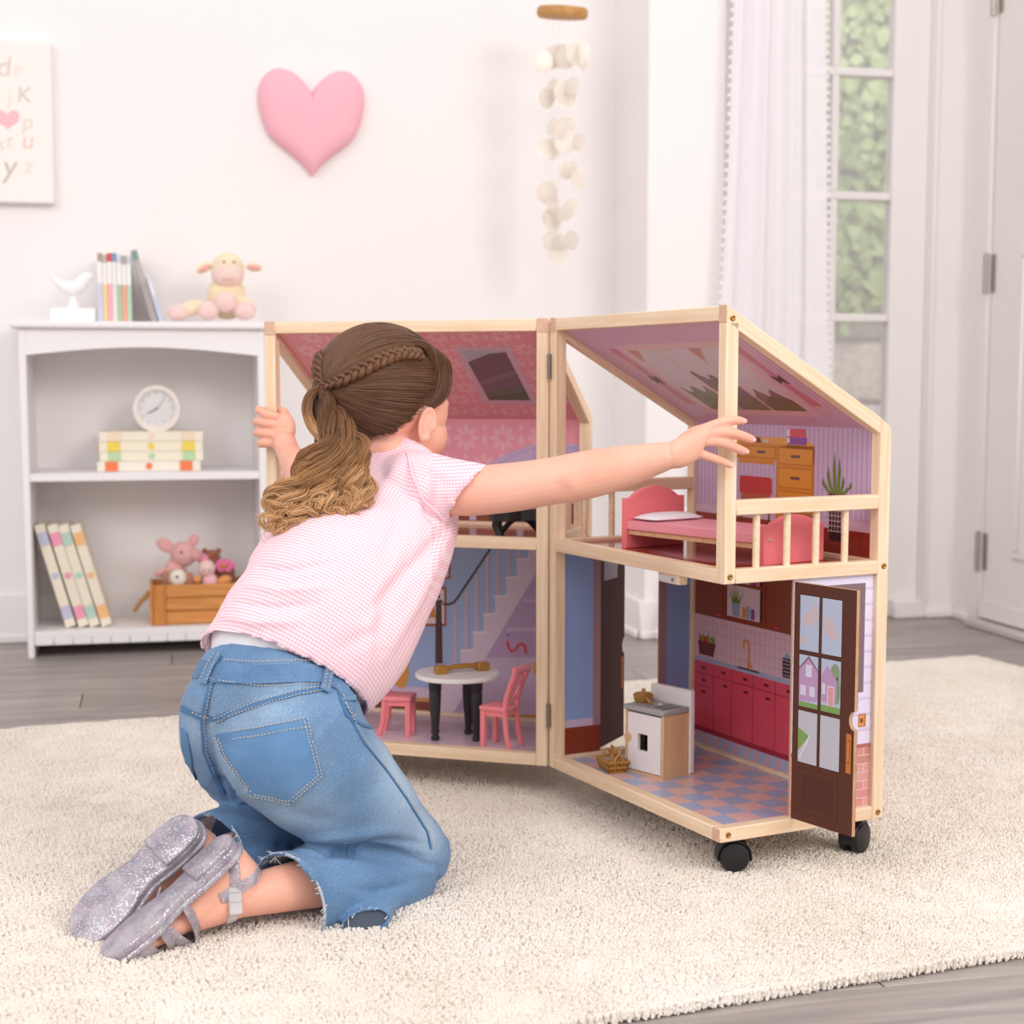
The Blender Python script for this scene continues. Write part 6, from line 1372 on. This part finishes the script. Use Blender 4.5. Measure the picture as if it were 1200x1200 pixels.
# ---- sandals
jel = mat('glitter_jelly', '#cfc6d6', .32, trans=.3, spec=.5); N, L = nodes(jel); b_ = N['Principled BSDF']
vo = N.new('ShaderNodeTexVoronoi'); vo.inputs['Scale'].default_value = 820; tc = N.new('ShaderNodeTexCoord'); L.new(tc.outputs['Object'], vo.inputs['Vector'])
sx3 = N.new('ShaderNodeSeparateXYZ'); L.new(vo.outputs['Color'], sx3.inputs[0])
hsv = N.new('ShaderNodeCombineColor'); hsv.mode = 'HSV'; L.new(sx3.outputs['X'], hsv.inputs[0]); hsv.inputs[1].default_value = .32; hsv.inputs[2].default_value = .95
gk = N.new('ShaderNodeMath'); gk.operation = 'GREATER_THAN'; gk.inputs[1].default_value = .86; L.new(sx3.outputs['Y'], gk.inputs[0])
nb_ = N.new('ShaderNodeTexNoise'); nb_.inputs['Scale'].default_value = 45; L.new(tc.outputs['Object'], nb_.inputs['Vector']); rb_ = N.new('ShaderNodeValToRGB'); L.new(nb_.outputs[0], rb_.inputs[0]); rb_.color_ramp.elements[0].position = .35; rb_.color_ramp.elements[1].position = .65; rb_.color_ramp.elements[0].color = (*lin('#a69bab'), 1); rb_.color_ramp.elements[1].color = (*lin('#cdc2cd'), 1)
mg = N.new('ShaderNodeMixRGB'); L.new(gk.outputs[0], mg.inputs[0]); L.new(rb_.outputs[0], mg.inputs[1]); L.new(hsv.outputs[0], mg.inputs[2]); L.new(mg.outputs[0], b_.inputs['Base Color']); gm = N.new('ShaderNodeMath'); gm.operation = 'MULTIPLY'; gm.inputs[1].default_value = .55; L.new(gk.outputs[0], gm.inputs[0]); L.new(gm.outputs[0], b_.inputs['Metallic'])
clear = mat('clear_buckle', '#ece6ea', .2, trans=.4)
def sandal(Ff, ln_, sgn, name):
    o = thing(name, None, None, Ff @ Vector((ln_*.5, 0, 0))); o.parent = PB; o.matrix_basis = wmat(PB).inverted() @ Matrix.Translation(Ff @ Vector((ln_*.5, 0, 0)))
    half = [(-.004, .0), (.000, .017), (.012, .0285), (.035, .0345), (.060, .0335), (.085, .0265), (.105, .0235), (.135, .0265), (ln_-.012, .024), (ln_+.001, .015), (ln_+.006, 0)]
    off = lambda x: sgn*.004*math.sin(PI*min(1, max(0, x/ln_)))
    fine = []
    fine = [(q[0], max(0, q[1])) for q in bez([(x, y, 0) for x, y in half], 41)]; fine[0] = half[0]; fine[-1] = half[-1]; pts = [(x, y+off(x)) for x, y in fine]+[(x, -y+off(x)) for x, y in fine[-2:0:-1]]
    obj('sole', MB().prism(pts, -.004, .0065, bev=.0022, seg=2), jel, o, M=Ff, ang=50)
    hp = [(x, y*.97) for x, y in pts if x > ln_*.66]; obj('heel_block', MB().prism(hp, .0055, .0125, bev=.002, seg=2), jel, o, M=Ff, ang=50)
    obj('rim', MB().tube([Ff @ Vector((x, y*.985, -.006)) for x, y in pts]+[Ff @ Vector((pts[0][0], pts[0][1]*.985, -.006))], .0038, 8), jel, o)
    def sband(l0, l1, wy, hgt_, wid=.0052, l2=None):
        P = []
        for i in range(13):
            a = PI*i/12; x = l0+(l1-l0)*(i/12); P.append(Ff @ Vector((x, wy*math.cos(a), -.006-hgt_*math.sin(a)**.8)))
        obj('strap', MB().tube(P, [(wid, .0014)]*13, 8, flat=Ff.to_3x3() @ Vector((1, 0, 0))), jel, o, ang=60)
    k = ln_
    sband(.020, .024, .0315, .022, .0088); sband(.041, .036, .0345, .028, .0092); sband(.056, .066, .034, .0355, .0085); sband(.086, .066, .030, .0455, .0075); sband(.070, .100, .030, .049, .0075)
    # heel band and ankle strap hug the foot
    R3_ = Ff.to_3x3()
    def wrap(nm, c, d1, a0, a1, wid, n_, th=.0016):
        c = Ff @ Vector(c); d1 = (R3_ @ Vector(d1)).normalized(); d2 = R3_ @ Vector((0, 1, 0)); ax = d1.cross(d2).normalized(); V = []; Fs = []; mid_ = []
        for i in range(n_+1):
            a = a0+(a1-a0)*i/n_; dd = d1*math.cos(a)+d2*math.sin(a); row_ = []
            for k2 in (-1, 0, 1):
                o_ = c+ax*(wid*k2); h = bbv.ray_cast(o_+dd*.075, -dd, .075)[0]
                if h is None: h = o_+dd*.03
                row_.append((h, dd))
            mid_.append((row_[1][0], dd))
            V += [row_[0][0]-row_[0][1]*.002, row_[0][0]+dd*th, row_[1][0]+dd*(th*1.6), row_[2][0]+dd*th, row_[2][0]-dd*.002]
        for i in range(n_):
            for q in range(5): Fs.append((i*5+q, i*5+(q+1) % 5, (i+1)*5+(q+1) % 5, (i+1)*5+q))
        Fs += [(4, 3, 2, 1, 0), tuple(n_*5+q for q in range(5))]
        obj(nm, MB().add(V, Fs), jel, o, ang=60); return mid_, ax
    wrap('heel_band', (k*.76, 0, -.034), (.97, 0, -.20), -1.85, 1.85, .0070, 30)
    md, ax = wrap('ankle_strap', (k*.765, 0, -.050), (-.62, 0, -.78), -PI, PI, .0060, 44)
    best = max(md, key=lambda q: q[1].dot(Vector((.25, -.85, .3))) - (abs((Ff.inverted() @ q[0]).z+.045)*6)); i_ = md.index(best); t_ = (md[min(i_+1, len(md)-1)][0]-md[max(i_-1, 0)][0]).normalized(); n__ = best[1]; s__ = n__.cross(t_).normalized(); t_ = s__.cross(n__)
    Mb_ = frame(best[0]+n__*.003, t_, s__, n__)
    bk_ = obj('buckle', MB().prism(rrect(-.017, -.0080, .017, .0080, .003), -.0012, .0028, bev=.001), clear, o, M=Mb_)
    for q in (-.009, .002): obj('buckle_bar', MB().box(q-.001, -.0065, .0026, q+.001, .0065, .0042, bev=.0006), clear, o, M=Mb_)
    return o
yR = 1 if (FR.to_3x3() @ Vector((0, 1, 0))).y < 0 else -1
sandal(FR, lenR, yR, 'sandal'); sandal(FL, lenL, -yR, 'sandal')
# ---- hair
hb = mat('hair_brown', '#5c3e2a', .5, spec=.3); 
def hairmat(name, cols, lo=.7, hi=1.25):
    m = mat(name, cols[0], .42, spec=.35); N, L = nodes(m); hi_ = N.new('ShaderNodeHairInfo'); r = N.new('ShaderNodeValToRGB'); L.new(hi_.outputs['Intercept'], r.inputs[0])
    while len(r.color_ramp.elements) < len(cols): r.color_ramp.elements.new(.5)
    for i, (e_, c) in enumerate(zip(r.color_ramp.elements, cols)): e_.position = i/(len(cols)-1); e_.color = (*lin(c), 1)
    h = N.new('ShaderNodeHueSaturation'); mr_ = N.new('ShaderNodeMapRange'); L.new(hi_.outputs['Random'], mr_.inputs[0]); mr_.inputs[3].default_value = lo; mr_.inputs[4].default_value = hi
    L.new(mr_.outputs[0], h.inputs['Value']); L.new(r.outputs[0], h.inputs['Color']); L.new(h.outputs[0], N['Principled BSDF'].inputs['Base Color']); return m
hm_scalp = hairmat('hair_strands_brown', ('#6f4e37', '#664530', '#714f38')); hm_tail = hairmat('hair_strands_blonde_ends', ('#61412d', '#714d34', '#916743', '#b98a5c', '#dcb183'), .6, 1.45)
ER = Vector((.0765, .0925, .0815)); EC = Vector((0, -.008, .019))
def hairline(b):
    T_ = ((-1, -.86), (-.6, -.84), (-.3, -.70), (-.06, -.36), (.08, -.06), (.25, .10), (.4, .22), (.6, .48), (.8, .68), (1, .8))
    for (a, c), (d, e_) in zip(T_, T_[1:]):
        if b <= d: return c+(e_-c)*(b-a)/(d-a)
    return .8
def onhead(d, k=1.0): return H(EC.x+ER.x*d[0]*k, EC.y+ER.y*d[1]*k, EC.z+ER.z*d[2]*k)
cap = bmesh.new(); bmesh.ops.create_icosphere(cap, subdivisions=5, radius=1)
dele = [v for v in cap.verts if v.co.z < hairline(v.co.y)]
bmesh.ops.delete(cap, geom=dele, context='VERTS')
for v in cap.verts: v.co = onhead(v.co, .985)
cm = MB(); cm.bm(cap)
hair = obj('hair', cm, hb, PB, ang=180)
tieP = at(379, 455, 2.035); td = HM.inverted() @ tieP; td = Vector(((td.x-EC.x)/ER.x, (td.y-EC.y)/ER.y, (td.z-EC.z)/ER.z)); tdl = td.length; td.normalize()
def slerp(a, b, t):
    w_ = math.acos(max(-1, min(1, a.dot(b))))
    if w_ < 1e-4: return a.copy()
    return (a*math.sin((1-t)*w_)+b*math.sin(t*w_))/math.sin(w_)
S1 = []; NP = 14
while len(S1) < 15000:
    d = Vector(rng.normal(size=3)).normalized()
    if d.z < hairline(d.y)-.02+.05*noise.noise(d*9) or d.dot(td) > .985: continue
    lift = random.uniform(.985, 1.03); wv_ = random.uniform(-.02, .02); P = []
    for i in range(NP):
        t = (i/(NP-1)); q = slerp(d, td, t*.97); side = td.cross(d); side = side.normalized() if side.length > 1e-4 else Vector((0, 0, 1))
        k = lift+.03*math.sin(PI*t)*(.5+.5*d.z)+.02*t
        q = q+side*wv_*math.sin(PI*t); q.normalize(); P.append(tuple(onhead(q, k)))
    S1.append(P)
prof_ = np.full(NP, .00042); prof_[0] = .00006; prof_[1] = .0003
hairs('scalp_strands', np.array(S1), prof_, hm_scalp, hair)
# front swoop over the right temple
hc = MB(); 
hbv = BVHTree.FromPolygons([hair.parent.matrix_basis @ hair.matrix_basis @ v.co for v in hair.data.vertices], [p.vertices[:] for p in hair.data.polygons])
def lock(P, R, ns, n=26, amp=(0, 0), wl=.06, ph=0, curl=0):
    """a lock of strands round a centre line; R radius along it; amp/wl a wave; curl an end spiral"""
    C_ = bez(P, n); T_ = np.gradient(C_, axis=0); T_ /= np.linalg.norm(T_, axis=1)[:, None]; up = np.array([0, -1, .15]); B = np.cross(T_, up); B /= np.linalg.norm(B, axis=1)[:, None]; U = np.cross(B, T_)
    s_ = np.concatenate([[0], np.cumsum(np.linalg.norm(np.diff(C_, axis=0), axis=1))]); t = np.linspace(0, 1, n)
    a = amp[0]+(amp[1]-amp[0])*t; w_ = np.sin(2*PI*s_/wl+ph)*a; w2 = np.cos(2*PI*s_/wl+ph)*a*.7
    if curl: ca = np.clip((t-.72)/.28, 0, 1); w_ = w_*(1-ca)+np.sin(ca*2*PI*1.3)*curl*ca**.5; w2 = w2*(1-ca)+(np.cos(ca*2*PI*1.3)-1)*curl*ca**.5*.7
    C_ = C_+B*w_[:, None]+U*w2[:, None]; Rr = np.interp(t, np.linspace(0, 1, len(R)), R); out = []
    for _ in range(ns):
        th = rng.uniform(0, 2*PI); r = math.sqrt(rng.uniform())*1.0; j = rng.normal(0, .12, 2); tw = rng.uniform(-.8, .8)
        a_ = th+tw*t; q_ = (C_+B*((np.cos(a_)*r+j[0]*t)*Rr)[:, None]+U*((np.sin(a_)*r*.8+j[1]*t)*Rr)[:, None]+np.cumsum(rng.normal(0, .00012, (n, 3)), axis=0))
        if curl is not None: ix = np.linspace(0, (n-1)*rng.uniform(.74, 1.0), n); q_ = np.stack([np.interp(ix, np.arange(n), q_[:, k]) for k in range(3)], 1)
        out.append(q_)
    return out
sw = []
for i in range(16):
    f = i/15; h0, _ = surf(hbv, 478+22*f, 402+10*f)
    P = [h0, at(500+20*f, 405+16*f, h0.y+.0), at(508+16*f, 432+8*f, h0.y+.008), at(505+15*f, 458+4*f, h0.y+.004), at(488+14*f, 473+2*f, h0.y-.006), at(470+8*f, 476, h0.y-.016), at(440, 470, h0.y+.01)]
    sw += lock(P, [.004, .006, .0065, .006, .005, .004], 55, 18)
hairs('temple_strands', np.array(sw), .0004, hm_scalp, hair)
# braids along the crown
braidm = mat('braid_brown', '#7a5238', .5, col2='#5b3c29', vscale=260, stretch=(1, 1, 1), spec=.35, bump=.4, bscale=500)
def braid(path, wid, name='braid'):
    C_ = bez(path, 60); L_ = np.concatenate([[0], np.cumsum(np.linalg.norm(np.diff(C_, axis=0), axis=1))]); br = None; root = None
    for k in range(3):
        P = []; Rr = []
        for i in range(60):
            t = (C_[min(i+1, 59)]-C_[max(i-1, 0)]); t = Vector(t).normalized(); o_ = (Vector(C_[i])-HC).normalized(); o_ = (o_-t*o_.dot(t)).normalized(); s_ = t.cross(o_)
            a = 2*PI*L_[i]/.030+k*2*PI/3; sc = wid*(.65+.35*math.sin(PI*min(1, i/59+.15))); P.append(Vector(C_[i])+s_*math.sin(a)*sc+o_*(.004+math.sin(2*a)*sc*.45)); Rr.append((sc*.62, sc*.5))
        o = obj(name if root is None else 'braid_strand', MB().tube(P, Rr, 8), braidm, hair, ang=180); root = root or o
        # fine strands over the tube
    return root
def headpath(pts, k=1.03):
    out = []
    for p in pts:
        h, n_ = surf(hbv, *p)
        if h: d = HM.inverted() @ h; d = Vector(((d.x-EC.x)/ER.x, (d.y-EC.y)/ER.y, (d.z-EC.z)/ER.z)).normalized(); out.append(onhead(d, k))
    return out
bp_ = headpath([(490, 420), (468, 419), (445, 427), (425, 437), (405, 447), (390, 452)], 1.045); braid(bp_+[tieP], .0068)
bp2 = headpath([(392, 400), (383, 418), (379, 436)], 1.05); braid(bp2+[tieP], .0060)
# second braid starts on the far temple
obj('hair_tie', MB().tube([tieP+hr*math.cos(a)*.0105+hu*math.sin(a)*.0105 for a in np.linspace(0, 2*PI, 20)], .0032, 8), mat('hair_tie_brown', '#4a3626', .8), hair)
# ponytail: a puffed bun loop, then waves that lighten to the tips
tail = []
def tY(x, y): return 2.0-(y-455)/170*.06
for i in range(22):                                   # the puff left of and under the tie
    f = i/21; P = [tieP, at(369-5*f, 458+3*f, 2.028), at(361-3*f, 474+4*f, 2.010+.012*f), at(364+2*f, 496+3*f, 2.00), at(378+6*f, 514, 1.994), at(392, 532, 1.988)]
    tail += lock(P, [.003, .0045, .005, .0055, .006, .005], 60, 26)
nl = 64
for i in range(nl):
    f = (i+.5)/nl; g = random.uniform(-1, 1); lay = random.uniform(0, 1)
    x1 = 380+34*f+g*4; x2 = 352+72*f+g*6; x3 = 322+102*f+g*7; yend = 628-34*abs(f-.12)**.8*1.0-random.uniform(0, 26)+(4 if f < .35 else -8); x4 = 312+112*f+g*8
    if f > .85: yend -= 20
    Yo = -.022*lay
    P = [tieP+Vector((0, .004*g, 0)), at(381+8*f, 478, 2.024+Yo*.4), at(x1+2, 515, 2.0+Yo), at(x2, 555, 1.985+Yo), at(x3, 592, 1.975+Yo), at(x4, yend, 1.968+Yo)]
    tail += lock(P, [.004, .0068, .0075, .008, .0078, .0068, .0045], 90, 40, (.0015, .0125), random.uniform(.050, .078), random.uniform(0, 2*PI)*.4+f*3, random.choice((0, .008, .011, -.009)))
curls = []
for i in range(26):                                   # loose curls at the tips
    f = random.random(); x = 312+108*f; y = 600+random.uniform(-12, 26); r = random.uniform(.008, .016); c = at(x, y, 1.957); P = []
    st_ = c+Vector((-.004, .002, r*1.05))
    for q in range(16): a = PI/2-2*PI*1.15*q/15*random.choice((1,)); P.append(c+Vector((math.cos(a)*r, -.0005*q, math.sin(a)*r*.8)))
    curls += lock([st_]+P, [.002, .002, .0016, .001], 10, 40)
# pad every strand to the same length
hairs('ponytail_strands', np.array([s_ if len(s_) == 40 else bez(s_, 40) for s_ in tail]), np.linspace(.00046, .0003, 40), hm_tail, hair)
obj('bun_shade_ball', MB().ball(at(371, 478, 2.035), (.010, .008, .017)), mat('hair_shadow_brown', '#2b1c13', .9), hair)  # dark ball painted in as the shaded gap inside the hair loop
hairs('curl_strands', np.array(curls), .00034, hairmat('hair_strands_gold', ('#9a7148', '#c29564', '#d4ac7e')), hair)
core = MB().rings([(tieP, hr*.008, hu*.008), (at(378, 480, 2.02), Vector((.014, 0, .004)), Vector((0, .012, 0))), (at(392, 515, 2.0), Vector((.026, 0, .006)), Vector((0, .013, 0))), (at(385, 555, 1.985), Vector((.042, 0, .006)), Vector((0, .012, 0))), (at(372, 590, 1.978), Vector((.046, 0, .006)), Vector((0, .009, 0))), (at(368, 606, 1.972), Vector((.03, 0, .003)), Vector((0, .004, 0)))], 20)
obj('ponytail_core', core, mat('hair_core', '#4a3122', .7), hair, ang=180)
fly = []
for i in range(150):
    d = Vector(rng.normal(size=3)).normalized()
    if d.z < hairline(d.y)+.1: continue
    P = [onhead(d, 1.02), onhead(slerp(d, td, .2), 1.05+random.uniform(0, .02)), onhead(slerp(d, td, .4), 1.045+random.uniform(0, .04))]; fly.append(bez(P, 10))
hairs('flyaway_strands', np.array(fly), .0002, hm_scalp, hair)
fly = []
for i in range(60):
    P0_ = at(random.uniform(312, 425), random.uniform(580, 618), 1.965); r = random.uniform(.006, .02); a0 = random.uniform(0, 6); c = P0_+Vector((random.gauss(0, .012), -.003, -.014))
    fly.append(np.array([tuple(P0_.lerp(c, min(1, q/4))+Vector((math.cos(a0+q*.4)*r*q/14, 0, math.sin(a0+q*.4)*r*q/14))) for q in range(16)]))
hairs('loose_strands', np.array(fly), .00022, hairmat('hair_strands_gold', ('#a87d52', '#c89c6c', '#d4ac7e')), hair)
